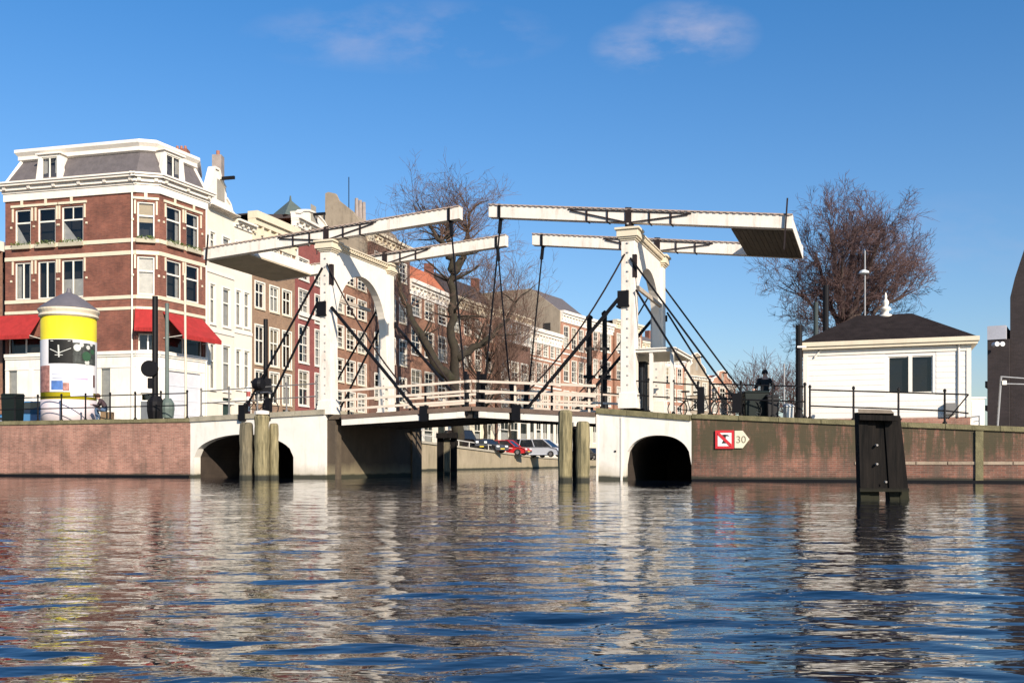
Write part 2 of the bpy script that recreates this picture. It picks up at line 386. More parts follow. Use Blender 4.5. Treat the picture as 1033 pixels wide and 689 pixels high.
# ------------------------------------------------------------------ land
def landz(D): return 2.3 if D < 60 else (2.3 - (D - 60) / 45 * 1.35 if D < 105 else .95)
def wallX(D): return -14.6 + .29 * (D - 42) + (0.0045 * max(0, D - 100) ** 1.35)
# left street, following the canal; x reaches far left
mb = MB(); Ds = [43, 50, 60, 70, 80, 90, 100, 110, 125, 145, 170, 200, 260, 400, 900]
q0 = bw(bs(192, 0), .6); qL = bw(-70, .6)
rows = [(q0.x, q0.y)] + [(wallX(D) - .3, D) for D in Ds]
vs = []; fs = []
for (x, y) in rows: xl = x - 90 - y * .8; vs += [(x, y, landz(y) - .05), (xl, max(y, 38 + .364 * -xl) + y * .05, landz(y) - .05)]
for k in range(len(rows) - 1): fs.append((2 * k, 2 * k + 2, 2 * k + 3, 2 * k + 1))
mb.add(vs, fs)
mb.add([(q0.x, q0.y, 2.24), (vs[1][0], vs[1][1], 2.24), (qL.x, qL.y, 2.24)], [(0, 1, 2)])
struct(mb.build('street', asphalt))
# canal retaining wall on the left bank
mb = MB()
for k in range(len(Ds) - 1):
    a, b = Ds[k], Ds[k + 1]
    mb.add([(wallX(a), a, -.6), (wallX(b), b, -.6), (wallX(b), b, landz(b)), (wallX(a), a, landz(a)), (wallX(a) - .5, a, landz(a)), (wallX(b) - .5, b, landz(b))],
           [(0, 1, 2, 3), (3, 2, 5, 4)])
o = mb.build('canal_wall', concrete); tag(o, 'pale stained retaining wall of the canal bank seen under the bridge', 'wall')
mb = MB()
for k in range(len(Ds) - 2):
    a, b = Ds[k], Ds[k + 1]
    mb.bar((wallX(a) - .15, a, landz(a) + .08), (wallX(b) - .15, b, landz(b) + .08), .5, .16)
o_cw = mb.build('coping', mat('light_coping', (.42, .37, .28), .8, .2, 2), o)

gr = thing('guard_rail', (wallX(80), 80, landz(80)), 'low pale guard rail on top of the canal retaining wall', 'railing')
mb = MB()
for k in range(2, len(Ds) - 4): mb.bar((wallX(Ds[k]) - .2, Ds[k], landz(Ds[k]) + .62), (wallX(Ds[k + 1]) - .2, Ds[k + 1], landz(Ds[k + 1]) + .62), .05, .07)
mb.build('rail', mat('pale_rail', (.55, .52, .46), .5), gr)
for k in range(32):
    D = 66 + k * 2.5; mb = MB(); mb.bar((wallX(D) - .2, D, landz(D) + .1), (wallX(D) - .2, D, landz(D) + .6), .06, .06); mb.build('post', MATS['pale_rail'], gr)

# right bank land
def rz(s): return 2.15 - max(0, min(1, (s - 6.6) / 11)) * .62
mb = MB(BM); ss = [6.9, 8, 10, 12, 14, 18, 40, 120]
vs = []; fs = []
for s_ in ss: vs += [(s_, .5, rz(s_) - .08), (s_, 14, rz(s_) - .1), (s_, 400, .9)]
for k in range(len(ss) - 1): fs += [(3 * k, 3 * k + 3, 3 * k + 4, 3 * k + 1), (3 * k + 1, 3 * k + 4, 3 * k + 5, 3 * k + 2)]
mb.add(vs, fs); mb.add([(6.9, .5, -.5), (6.9, 400, -.5), (6.9, 400, .9), (6.9, 14, 2.05), (6.9, .5, 2.07)], [(0, 1, 2, 3, 4)])
struct(mb.build('ground', asphalt))

# ------------------------------------------------------------------ quay walls
sL, sA0, sA1 = -60.0, bs(192, 0), bs(328, 0)
mb = MB(BM); mb.box(sL, sA0 - .004, 0, .7, -.8, 2.30)
quayL = mb.build('quay_wall', B_quay); tag(quayL, 'long pinkish red brick quay wall below the advertising pillar', 'wall')
mb = MB(BM)
x = sL
while x < sA0 - .1:
    l = rnd.uniform(1.1, 1.7); e = min(x + l, sA0 - .01); mb.box(x + .008, e - .008, -.05 + rnd.uniform(-.006, .006), .7, 2.303, 2.46 + rnd.uniform(-.01, .01)); x += l
mb.build('coping', mossy, quayL)
mb = MB(BM); mb.box(sL, sA0 - .05, -.1, -.003, -.3, .10); mb.build('timber_edge', iron, quayL)

sR0 = bs(697.5, 0)
mb = MB(BM); xs = [sR0 + .004, 8.6, 11, 13.5, 16, 18, 60]; vs = []; fs = []
for s_ in xs: vs += [(s_, 0, -.8), (s_, 0, rz(s_) - .02), (s_, .7, rz(s_) - .02), (s_, .7, -.8)]
for k in range(len(xs) - 1):
    for j in range(4): fs.append((4 * k + j, 4 * k + 4 + j, 4 * k + 4 + (j + 1) % 4, 4 * k + (j + 1) % 4))
fs += [(0, 1, 2, 3), tuple(4 * (len(xs) - 1) + i for i in (3, 2, 1, 0))]
mb.add(vs, fs); quayR = mb.build('quay_wall', B_mossq); tag(quayR, 'mossy brown brick quay wall carrying the red mooring sign and the white hut', 'wall')
mb = MB(BM); x = sR0 + .01
while x < 45:
    l = rnd.uniform(1.0, 1.6); e = x + l
    mb.hexa([(x + .008, -.06, rz(x) - .017), (e - .008, -.06, rz(e) - .017), (e - .008, .75, rz(e) - .017), (x + .008, .75, rz(x) - .017)],
            [(x + .008, -.06, rz(x) + .14), (e - .008, -.06, rz(e) + .14), (e - .008, .75, rz(e) + .14), (x + .008, .75, rz(x) + .14)]); x += l
mb.build('coping', mossy, quayR)
mb = MB(BM)
s0, s1 = bs(862, -.03), 40; zz = bz(900, 467.5, -.03)
x = s0
while x < s1: mb.box(x + .01, x + .9, -.025, -.003, zz - .03, zz + .06); x += .92
mb.build('stone_band', mat('band_stone', (.36, .28, .2), .9, .35, 3, .3, streak=.6, stain=(.12, .1, .05)), quayR)
mb = MB(BM); mb.box(sR0 + .05, 45, -.12, -.003, -.3, .08); mb.build('timber_edge', iron, quayR)
mb = MB(BM)     # darker vertical drain pilaster on the right
s0 = bs(984, 0); mb.box(s0, s0 + .22, -.06, -.003, -.2, rz(s0) - .05); mb.build('drain_pipe', mossy, quayR)

# ------------------------------------------------------------------ bridge abutments with arches
def arch_wall(mb, s0, s1, a0, a1, zs, zc, ztop0, ztop1, t0, t1, zb=-.8, N=28, power=2.0):
    """solid wall from s0..s1 with an arched through-opening a0..a1"""
    def zt(s): return ztop0 + (ztop1 - ztop0) * (s - s0) / (s1 - s0)
    pts = []
    for k in range(N + 1):
        f = -1 + 2 * k / N; s = a0 + (a1 - a0) * k / N
        pts.append((s, zs + (zc - zs) * max(0.0, 1 - abs(f) ** power) ** (1 / power if power > 2 else .5 if power == 2.0 else .62)))
    for (x0, x1) in ((s0, a0), (a1, s1)):
        if x1 - x0 > .01:
            mb.hexa([(x0, t0, zb), (x1, t0, zb), (x1, t1, zb), (x0, t1, zb)], [(x0, t0, zt(x0)), (x1, t0, zt(x1)), (x1, t1, zt(x1)), (x0, t1, zt(x0))])
    for k in range(N):
        (xa, za), (xb, zb_) = pts[k], pts[k + 1]
        for t in (t0, t1): mb.add([(xa, t, za), (xb, t, zb_), (xb, t, zt(xb)), (xa, t, zt(xa))], [(0, 1, 2, 3)])
        mb.add([(xa, t0, za), (xb, t0, zb_), (xb, t1, zb_), (xa, t1, za)], [(0, 1, 2, 3)])
        mb.add([(xa, t0, zt(xa)), (xb, t0, zt(xb)), (xb, t1, zt(xb)), (xa, t1, zt(xa))], [(3, 2, 1, 0)])
PT = 8.0
abL = thing('bridge_abutment', bw(-10, 0, 0), 'whitewashed stone abutment with wide low dark arch beside the pink brick quay', 'bridge abutment')
mb = MB(BM); arch_wall(mb, sA0, sA1, bs(196, 0), bs(296, 0), .85, bz(250, 438, 0), 2.30, 2.50, 0, .4); mb.build('arch_wall', white_wall, abL)
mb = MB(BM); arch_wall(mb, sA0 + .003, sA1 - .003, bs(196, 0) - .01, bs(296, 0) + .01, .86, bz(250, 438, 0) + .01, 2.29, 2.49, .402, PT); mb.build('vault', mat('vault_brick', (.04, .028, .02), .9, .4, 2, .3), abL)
mb = MB(BM); mb.box(sA0 + .3, sA1 - .1, PT - .5, PT - .1, -.8, 2.25); mb.build('rear_wall', MATS['vault_brick'], abL)  # added dark wall: shuts out the lit bank so the arch looks black
mb = MB(BM)
x = sA0
while x < sA1 - .05:
    e = min(x + 1.25, sA1 + .02); z0 = 2.302 + .2 * (x - sA0) / (sA1 - sA0); z1 = 2.302 + .2 * (e - sA0) / (sA1 - sA0)
    mb.hexa([(x + .006, -.07, z0), (e - .006, -.07, z1), (e - .006, PT, z1), (x + .006, PT, z0)], [(x + .006, -.07, z0 + .2), (e - .006, -.07, z1 + .2), (e - .006, PT, z1 + .2), (x + .006, PT, z0 + .2)]); x = e
mb.build('coping', stone, abL)
mb = MB(BM)  # inner pier face toward the channel, brown stone
mb.box(sA1 + .003, sA1 + .35, .15, PT, -.8, 2.32)
mb.build('pier', mat('pier_stone', (.07, .052, .035), .9, .3, 1.2, .3, streak=.6, stain=(.1, .08, .05)), abL)
mb = MB(BM)
mb.box(sA1 + .355, sA1 + .43, .15, .5, -.5, 2.1); mb.box(sA1 + .355, sA1 + .43, 6.9, 7.9, -.5, 2.1)
mb.box(sA1 + .1, sA1 + .9, .1, PT, 2.32, 2.5)
mb.build('fender_timber', mat('fender_timber', (.10, .075, .05), .9, .4, 3, .3), abL)

abR = thing('bridge_abutment', bw(5, 0, 0), 'whitewashed abutment with tall dark arch beside the mossy brick quay', 'bridge abutment')
r0, r1 = bs(603, 0), sR0
mb = MB(BM); arch_wall(mb, r0, r1, bs(630.5, 0), bs(699, 0) - .05, .55, bz(665, 439, 0), 2.36, 2.06, 0, .4, power=2.3)
mb.build('arch_wall', white_wall, abR)
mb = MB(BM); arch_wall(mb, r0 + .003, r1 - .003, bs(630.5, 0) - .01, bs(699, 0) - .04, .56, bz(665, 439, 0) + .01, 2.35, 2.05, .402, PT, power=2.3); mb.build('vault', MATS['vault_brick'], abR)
mb = MB(BM); x = r0 - .06
while x < r1 - .05:
    e = min(x + 1.1, r1); f0 = 2.362 - .3 * (x - r0) / (r1 - r0); f1 = 2.362 - .3 * (e - r0) / (r1 - r0)
    mb.hexa([(x + .006, -.07, f0), (e - .006, -.07, f1), (e - .006, PT, f1), (x + .006, PT, f0)], [(x + .006, -.07, f0 + .19), (e - .006, -.07, f1 + .19), (e - .006, PT, f1 + .19), (x + .006, PT, f0 + .19)]); x = e
mb.build('coping', mossy, abR)
mb = MB(BM); mb.box(r0 - .05, r0 + .02, -.03, .1, -.5, 2.33); mb.box(bs(629, 0) - .1, bs(629, 0) - .03, -.03, -.003, -.2, 2.2); mb.build('edge_strip', white, abR)
mb = MB(BM); mb.box(bs(629, 0), bs(629, 0) + 2.0, PT - .5, PT - .1, -.8, 2.0); mb.build('rear_wall', MATS['vault_brick'], abR)  # added dark wall, blacks out most of the arch and leaves a light gap
mb = MB(BM); s0 = bs(620, 0); mb.box(s0, s0 + .06, -.03, -.003, 1.0, 1.06); mb.build('anchor_plate', rust, abR)

# ------------------------------------------------------------------ portals, balances, leaves
T0, T1 = .3, 5.25
def portal(sx, ztop, zbase, side, label):
    """side=+1: the leaf lies towards +s"""
    p = thing('bridge_portal', bw(sx, 0, zbase), label, 'bridge portal', 'two white portals of the drawbridge')
    M = BM @ Matrix.Translation((sx, 0, 0)); zc = ztop - .42
    for t in (T0, T1):
        mb = MB(M); a, b = .27, .24
        mb.hexa([(-a, t - a, zbase), (a, t - a, zbase), (a, t + a, zbase), (-a, t + a, zbase)], [(-b, t - b, zc), (b, t - b, zc), (b, t + b, zc), (-b, t + b, zc)])
        c = mb.build('column', beamwhite, p, bevel=.015)
        mb = MB(M); mb.box(-.34, .34, t - .34, t + .34, zbase, zbase + .35); mb.box(-.31, .31, t - .31, t + .31, zbase + .35, zbase + .55); mb.build('plinth', white, c, bevel=.015)
        mb = MB(M)
        for (w_, z0, z1) in ((.28, zc, zc + .06), (.33, zc + .06, zc + .12), (.38, zc + .12, ztop - .06), (.44, ztop - .06, ztop + .02)):
            mb.box(-w_, w_, t - w_, t + w_, z0, z1)
        mb.build('capital', cream, c, bevel=.01)
        mb = MB(M)
        for i in range(18): z = zbase + .8 + i * .33; mb.box(.2, .222 + .02, t - .31, t - .25, z, z + .05) if False else mb.box(-.03, .03, t - .285, t - .24, z, z + .05)
        mb.build('bolts', mat('grey_bolts', (.45, .42, .38), .6), c)
        cz = zbase + (ztop - zbase) * .615
        mb = MB(M)
        if t == T0: mb.box(-.36, .04, t - .31, t + .1, cz - .27, cz + .25); mb.box(-.4, .06, t - .34, t + .12, cz - .32, cz - .26)
        else: mb.box(-.31, .31, t + .2, t + .31, cz - .12, cz + .12)
        mb.build('iron_collar', iron, c)
    # arch panel between columns
    mb = MB(M); y0, y1 = T0 + .2, T1 - .2; zs_ = ztop - 3.15; ztp = zc + .2; N = 26; r = (y1 - y0) / 2 - .18; ym = (y0 + y1) / 2; crown = 2.2
    pts = [(y0, zs_ - 1.2), (y0 + .18, zs_ - 1.2), (ym - r, zs_)]
    arc = [(ym - r * math.cos(math.pi * k / N), zs_ + crown * math.sin(math.pi * k / N)) for k in range(N + 1)]
    th = .16
    for k in range(N):
        (ya, za), (yb, zb_) = arc[k], arc[k + 1]
        for x in (-th, th): mb.add([(x, ya, za), (x, yb, zb_), (x, yb, ztp), (x, ya, ztp)], [(0, 1, 2, 3)])
        mb.add([(-th, ya, za), (-th, yb, zb_), (th, yb, zb_), (th, ya, za)], [(0, 1, 2, 3)])
        mb.add([(-th, ya, ztp), (-th, yb, ztp), (th, yb, ztp), (th, ya, ztp)], [(0, 1, 2, 3)])
    for (ya, yb, sg) in ((y0, ym - r, 1), (ym + r, y1, -1)):
        mb.box(-th, th, ya, yb, zs_, ztp)
        e0, e1 = (ya, ya + .04) if sg > 0 else (yb - .04, yb)
        mb.hexa([(-th, e0, zs_ - 1.6), (th, e0, zs_ - 1.6), (th, e1, zs_ - 1.6), (-th, e1, zs_ - 1.6)], [(-th, ya, zs_), (th, ya, zs_), (th, yb, zs_), (-th, yb, zs_)])
    mb.build('arch_panel', white, p)
    mb = MB(M)
    for (w_, z0, z1) in ((.2, zc + .17, zc + .24), (.27, zc + .24, ztop - .06), (.34, ztop - .06, ztop - .01)):
        mb.box(-w_, w_, T0 + .34, T1 - .34, z0, z1)
    n = 22
    for i in range(n): y = T0 + .5 + i * (T1 - T0 - 1.0) / (n - 1); mb.box(.272, .31, y - .035, y + .035, ztop - .14, ztop - .065); mb.box(-.31, -.272, y - .035, y + .035, ztop - .14, ztop - .065)
    mb.build('cornice', cream, p)
    # tie beam at the arch springing
    mb = MB(M); z = ztop - 2.05
    mb.bar((-side * .3, T0, z), (-side * .3, T1 - 1.0, z - .05), .1, .14); mb.build('tie_beam', mat('weathered_beam', (.4, .34, .27), .8, .3, 4), p)
    mb = MB(M); mb.box(.17, .3, T0 - .26, T0 - .1, zc - 1.3, zc - .5); mb.build('lamp_bracket', rust, p)
    return p, M
pL, ML = portal(bs(331.5, T0), bz(331, 244.5, T0), 2.50, 1, 'white timber portal with arch standing on the pier nearer the brick corner house')
pR, MR = portal(bs(635, T0), bz(635, 232, T0), 2.52, -1, 'white timber portal with arch rising above the small glazed shelter')

def chain(mb, p, q, sag, r, n=10):
    p, q = Vector(p), Vector(q); pts = [p.lerp(q, k / n) + Vector((0, 0, -4 * sag * (k / n) * (1 - k / n))) for k in range(n + 1)]
    mb.path(pts, r, 6)
def stays(p, sx, ztop, side, leafx, leafz):
    for t in (T0, T1):
        tt = t - .3 if t == T0 else t + .3
        cz = 2.5 + (ztop - 2.5) * .615
        mb = MB(BM)
        mb.bar((sx + side * .3, tt, cz), (leafx, tt, leafz - .08), .105, .105); mb.build('strut', iron, p)
        mb = MB(BM); chain(mb, (sx + side * .1, tt, ztop - .9), (sx + side * 3.75, tt, 3.15), .42, .032); mb.build('stay_chain', rust, p)
        mb = MB(BM); mb.bar((sx - side * .3, tt, cz + .25), (sx - side * 2.55, tt, 2.5 + .45), .07, .07); mb.build('back_strut', iron, p)
        mb = MB(BM); mb.bar((sx - side * .1, tt, ztop - 1.05), (sx - side * 3.75, tt, 2.5 + .15), .065, .065); mb.build('back_stay', iron, p)
        mb = MB(BM); mb.box(sx - side * 3.75 - .14, sx - side * 3.75 + .14, tt - .14, tt + .14, 2.3, 2.95); mb.box(sx - side * 2.55 - .1, sx - side * 2.55 + .1, tt - .1, tt + .1, 2.3, 3.2); mb.build('anchor_post', iron, p)
SXL, SXR = bs(331.5, T0), bs(635, T0)
ZTL, ZTR = bz(331, 244.5, T0), bz(635, 232, T0)
SJ = bs(476, 0)              # leaf joint
stays(pL, SXL, ZTL, 1, bs(424, 0), 2.5); stays(pR, SXR, ZTR, -1, bs(528, 0), 2.5)
# round black counterweight on the left back stay
f_ = .80; mb = MB(BM); c = Vector((SXL - .1, 0, ZTL - 1.05)).lerp(Vector((SXL - 3.75, 0, 2.65)), f_); mb.lathe([(0.02, -.2), (.2, -.2), (.26, -.1), (.26, .1), (.2, .2), (.02, .2)], c, 16, 'X'); mb.bar(c + Vector((-.35, 0, .1)), c + Vector((.1, 0, 0)), .09); mb.build('stay_weight', iron, pL)

def balance(sx, ztop, s_in, s_out, z_in, z_out, side, label):
    """side=+1: inner tip towards +s; counterweight at s_out"""
    zc = z_in + (z_out - z_in) * (sx - s_in) / (s_out - s_in)
    b = thing('balance_beam', bw(sx, 2.7, zc), label, 'balance beam', 'two balances of the drawbridge')
    ang = math.atan2(z_in - z_out, (s_in - s_out))  # slope
    L_in, L_out = abs(s_in - sx), abs(s_out - sx)
    slope = (z_in - z_out) / (s_in - s_out)
    def P(d, t, dz): return (sx + d, t, zc + slope * d + dz)     # d along s
    di, do = s_in - sx, s_out - sx; H_ = .225; cw = 2.05 * (1 if do > 0 else -1)
    def slab(mb, d0, d1, t0, t1, h0, h1, h0b=None, h1b=None):
        if d0 > d1: d0, d1, h0, h0b, h1, h1b = d1, d0, (h0 if h0b is None else h0b), (h0 if h0b is not None else None), (h1 if h1b is None else h1b), (h1 if h1b is not None else None)
        g0 = h0 if h0b is None else h0b; g1 = h1 if h1b is None else h1b
        mb.hexa([P(d0, t0, h0), P(d1, t0, g0), P(d1, t1, g0), P(d0, t1, h0)], [P(d0, t0, h1), P(d1, t0, g1), P(d1, t1, g1), P(d0, t1, h1)])
    for t in (T0, T1):
        mb = MB(BM); slab(mb, di, do, t - .17, t + .17, -H_, H_); e = mb.build('beam', beamwhite, b, bevel=.01)
        mb = MB(BM); slab(mb, di, do, t - .21, t + .21, H_ + .002, H_ + .035)
        n = int(abs(di - do) / .22)
        for i in range(n):
            d = min(di, do) + .06 + i * .22; slab(mb, d, d + .1, t - .215, t - .172, H_ - .02, H_ + .001)
        mb.build('capping', mat('weathered_capping', (.40, .30, .24), .8, .3, 5), e)
        mb = MB(BM); sgn = -1
        yf = t - .19
        slab(mb, -.11, .11, t - .21, t + .21, -H_ - .2, H_ + .07)             # pivot strap
        for dd in (-.75, -1.5, .75, 1.5): slab(mb, dd - .025, dd + .025, yf - .02, t + .2, -H_ - .02, H_ * .75)
        mb.bar(P(-2.2, yf, H_ * .7), P(2.2, yf, H_ * .7), .03, .04)
        mb.bar(P(-2.1, yf - .02, H_ * .5), P(-.1, yf - .02, -H_), .03, .04); mb.bar(P(2.1, yf - .02, H_ * .5), P(.1, yf - .02, -H_), .03, .04)
        mb.bar(P(-.1, yf - .02, -H_), P(-.55, yf - .02, -H_ - .02), .03, .04)
        mb.build('strap', rust, e)
        # hanger rod at the tip
        mb = MB(BM); dt = di - (.42 if di > 0 else -.42); top = Vector(P(dt, t, H_ + .04)); bot = Vector((SJ - side * .32, t - .02, 2.76))
        slab(mb, dt - .05, dt + .05, t - .2, t + .2, -H_ - .02, H_ + .05)
        mb.bar(Vector(P(dt, t, -H_)), Vector(P(dt, t, -H_)).lerp(bot, .08), .11, .11)
        mb.bar(Vector(P(dt, t, -H_)), bot, .05, .05); mb.bar(bot + Vector((0, 0, 1.15)), bot + Vector((0, 0, -.3)), .13, .13); mb.build('hanger_rod', iron, b)
    ob = (.0)
    mb = MB(BM); slab(mb, do - .02 * (1 if do > 0 else -1), do - cw, T0 + .172, T1 - .172, -H_ + .03, H_ - .01); mb.cur = 0
    mb.build('counterweight_box', white, b)
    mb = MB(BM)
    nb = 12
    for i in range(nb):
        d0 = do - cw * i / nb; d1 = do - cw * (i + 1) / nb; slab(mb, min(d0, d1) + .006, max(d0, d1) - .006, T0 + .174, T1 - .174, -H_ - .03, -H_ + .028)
    mb.build('soffit', soffit if side < 0 else mat('bounce_lit_soffit_boards', (.46, .38, .26), .8, .3, 1.5, .2), b)  # left soffit: light bounced off the water put into its paler colour
    mb = MB(BM); e_ = do - (.22 if do > 0 else -.22); q = Vector(P(e_, T0 - .25, 0)); mb.bar(q + Vector((.06, 0, .75)), q + Vector((-.05, 0, -.95 if side < 0 else -.5)), .05, .05)
    mb.build('guide_rod', rust, b)
    mb = MB(BM); mb.box(sx - .14, sx + .14, T0 - .1, T0 + .1, ztop + .022, zc - .2); mb.box(sx - .14, sx + .14, T1 - .1, T1 + .1, ztop + .022, zc - .2); mb.bar((sx, T0, zc - H_ - .02), (sx, T1, zc - H_ - .02), .08); mb.build('pivot', iron, b)
    return b
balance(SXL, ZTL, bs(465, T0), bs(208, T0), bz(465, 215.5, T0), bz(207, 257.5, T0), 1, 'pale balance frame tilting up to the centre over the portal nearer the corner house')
balance(SXR, ZTR, bs(494.5, T0), bs(800, T0), bz(495, 214, T0), bz(801, 225, T0), -1, 'pale balance frame reaching out towards the bare tree and the white hut')

def leaf(s0, s1, z0, z1, side, label):
    """s0 hinge end, s1 joint end"""
    lf = thing('bridge_leaf', bw(s0, 2.7, z0), label, 'bridge leaf', 'two leaves of the drawbridge')
    a, b = (s0, s1) if s0 < s1 else (s1, s0); za, zb_ = (z0, z1) if s0 < s1 else (z1, z0)
    def zz(s): return za + (zb_ - za) * (s - a) / (b - a)
    def slab(mb, x0, x1, t0, t1, h0, h1): mb.hexa([(x0, t0, zz(x0) + h0), (x1, t0, zz(x1) + h0), (x1, t1, zz(x1) + h0), (x0, t1, zz(x0) + h0)], [(x0, t0, zz(x0) + h1), (x1, t0, zz(x1) + h1), (x1, t1, zz(x1) + h1), (x0, t1, zz(x0) + h1)])
    mb = MB(BM); slab(mb, a, b, .06, 5.6, -.1, -.004); mb.build('deck', mat('deck_planks', (.12, .09, .065), .85, .3, 3, .3), lf)
    for t in (.1, 1.6, 3.1, 4.6):
        mb = MB(BM); slab(mb, a, b, t, t + .2, -.42, -.102); mb.build('girder', mat('girder_paint', (.05, .042, .036), .7, .3, 2), lf)
    mb = MB(BM); j = s1; L = b - a
    # white fascia in two lengths with the hanger strap between
    cut = s0 + (s1 - s0) * .64
    for (x0, x1) in ((s0, cut - (.1 if s1 > s0 else -.1)), (cut + (.25 if s1 > s0 else -.25), s1 - (.25 if s1 > s0 else -.25))):
        x0, x1 = min(x0, x1), max(x0, x1); slab(mb, x0, x1, -.03, .055, -.40, -.16)
    mb.build('fascia', white, lf)
    mb = MB(BM); slab(mb, a, b, -.06, .055, -.158, .0); mb.build('edge_beam', mat('edge_timber', (.16, .11, .08), .85, .35, 3, .3), lf)
    mb = MB(BM)
    for x in (cut, ): slab(mb, x - .12, x + .2, -.08, .06, -.44, .14)
    mb.build('hanger_plate', iron, lf)
    for t in (.0, 5.4):
        r = MB(BM)
        for h in (.22, .57, .93): slab(r, a, b, t - .035, t + .035, h - .045, h + .045)
        rail = r.build('railing', mat('rail_paint', (.70, .58, .46), .6, .12, 3, 0, streak=.3, stain=(.45, .34, .26)), lf)
        for k in range(4):
            x = a + .25 + (b - a - .5) * k / 3; q = MB(BM); slab(q, x - .035, x + .035, t + .037, t + .10, 0, .98); q.build('post', MATS['rail_paint'] if k % 2 else iron, rail)
    mb = MB(BM); x = s1 - side * .18
    for t in (.02, 5.3): mb.bar((x, t, zz(x) - .3), (x - side * .05, t, zz(x) + 1.3), .11, .11)
    mb.build('joint_post', iron, lf)
    mb = MB(BM); x0, x1 = sorted((s1 - side * .3, s1 - side * .55)); slab(mb, x0, x1, -.04, .05, -.36, -.05); 
    mb.build('joint_block', white, lf)
    return lf
leaf(bs(345, 0), SJ - .03, 2.47, 2.70, 1, 'raised-camber timber leaf with white rails hinged at the pier nearer the corner house')
leaf(bs(603, 0) - .08, SJ + .03, 2.40, 2.70, -1, 'raised-camber timber leaf with white rails hinged at the pier with the shelter')

# shelter around the right portal's foot
sh = thing('bridge_keeper_shelter', bw(bs(652, 1.5), 1.5, 2.5), 'small flat-roofed white shelter frame between the columns of the portal', 'shelter')
s0, s1 = bs(628, .2), bs(652, .2) + 1.0; zt_ = bz(640, 356, .2)
mb = MB(BM); mb.box(s0 - .15, s1, .1, 3.6, zt_, zt_ + .1); mb.box(s0 - .2, s1 + .05, .05, 3.65, zt_ + .1, zt_ + .14); mb.build('roof', white, sh)
for (x, y) in ((s0, .2), (s1 - .1, .2), (s1 - .1, 3.4), (s0, 3.4), ((s0 + s1) / 2 + .1, .2)):
    mb = MB(BM); mb.box(x - .06, x + .06, y - .06, y + .06, 2.4, zt_); mb.build('post', white, sh)
cb = thing('control_cabinet', bw(bs(641, .7), .9, 2.5), 'tall black control cabinet standing inside the white shelter', 'cabinet')
s0 = bs(634, .9); mb = MB(BM); mb.box(s0, s0 + .62, .7, 1.3, 2.45, 4.15); mb.build('body', iron, cb, bevel=.02)
mb = MB(BM); mb.box(s0 + .05, s0 + .57, .68, .698, 2.55, 4.0); mb.build('door', mat('cabinet_door', (.03, .035, .04), .4), cb)
mb = MB(BM); mb.box(s0 - .05, s0 + .67, .65, 1.35, 4.152, 4.2); mb.build('lid', iron, cb)

# ------------------------------------------------------------------ railings
def railing(name, label, pts, zf, mats, spacing=1.35, height=1.08, rails=(.55, 1.05), group=None, t=.18, finial=True):
    s0, s1 = pts; o = thing(name, bw(s0, t, zf(s0)), label, 'railing', group)
    n = max(2, int(round(abs(s1 - s0) / spacing)) + 1)
    if n > 95: n = 95
    mb = MB(BM)
    for h in rails:
        P = [(s0 + (s1 - s0) * k / 12, t, zf(s0 + (s1 - s0) * k / 12) + h) for k in range(13)]
        mb.path(P, .024, 6)
    mb.build('rails', mats, o)
    for k in range(n):
        s = s0 + (s1 - s0) * k / (n - 1); z = zf(s); mb = MB(BM)
        mb.lathe([(.07, 0), (.07, .05), (.035, .08), (.032, height), (.05, height + .02), (.05, height + .07), (.02, height + .11)], (s, t, z), 8); mb.build('post', mats, o)
    return o
railing('quay_railing', 'black iron railing along the pinkish brick quay before the advertising pillar', (-33, sA0 - .3), lambda s: 2.45, iron)
railing('bridge_railing', 'grey iron railing on the coping over the wide low arch', (sA0 + .4, sA1 - .5), lambda s: 2.5 + .2 * (s - sA0) / (sA1 - sA0), mat('grey_rail', (.16, .155, .15), .5), 1.5)
railing('bridge_railing', 'black iron railing on the coping over the tall dark arch', (r0 + .1, r1 + .2), lambda s: 2.55 - .3 * (s - r0) / (r1 - r0), iron, .95)
railing('quay_railing', 'black iron railing along the mossy quay before the person in black', (r1 + .6, bs(812, .2)), lambda s: rz(s) + .14, iron, 1.2)
hr = railing('quay_railing', 'black iron railing in front of the white hut', (bs(817, .2), bs(953, .2)), lambda s: rz(s) + .14, iron, 1.28, 1.0, (.42, .95))
mb = MB(BM); s0, s1 = bs(953, .2), bs(977, .2); mb.tube((s0, .18, rz(s0) + 1.09), (s1, .18, rz(s1) + 1.09), .024); mb.tube((s0, .18, rz(s0) + .56), (s1, .18, rz(s1) + .5), .024)
mb.tube((s1, .18, rz(s1) + 1.09), (s0 + .1, .18, rz(s0) + .3), .02); mb.build('end_brace', iron, hr)

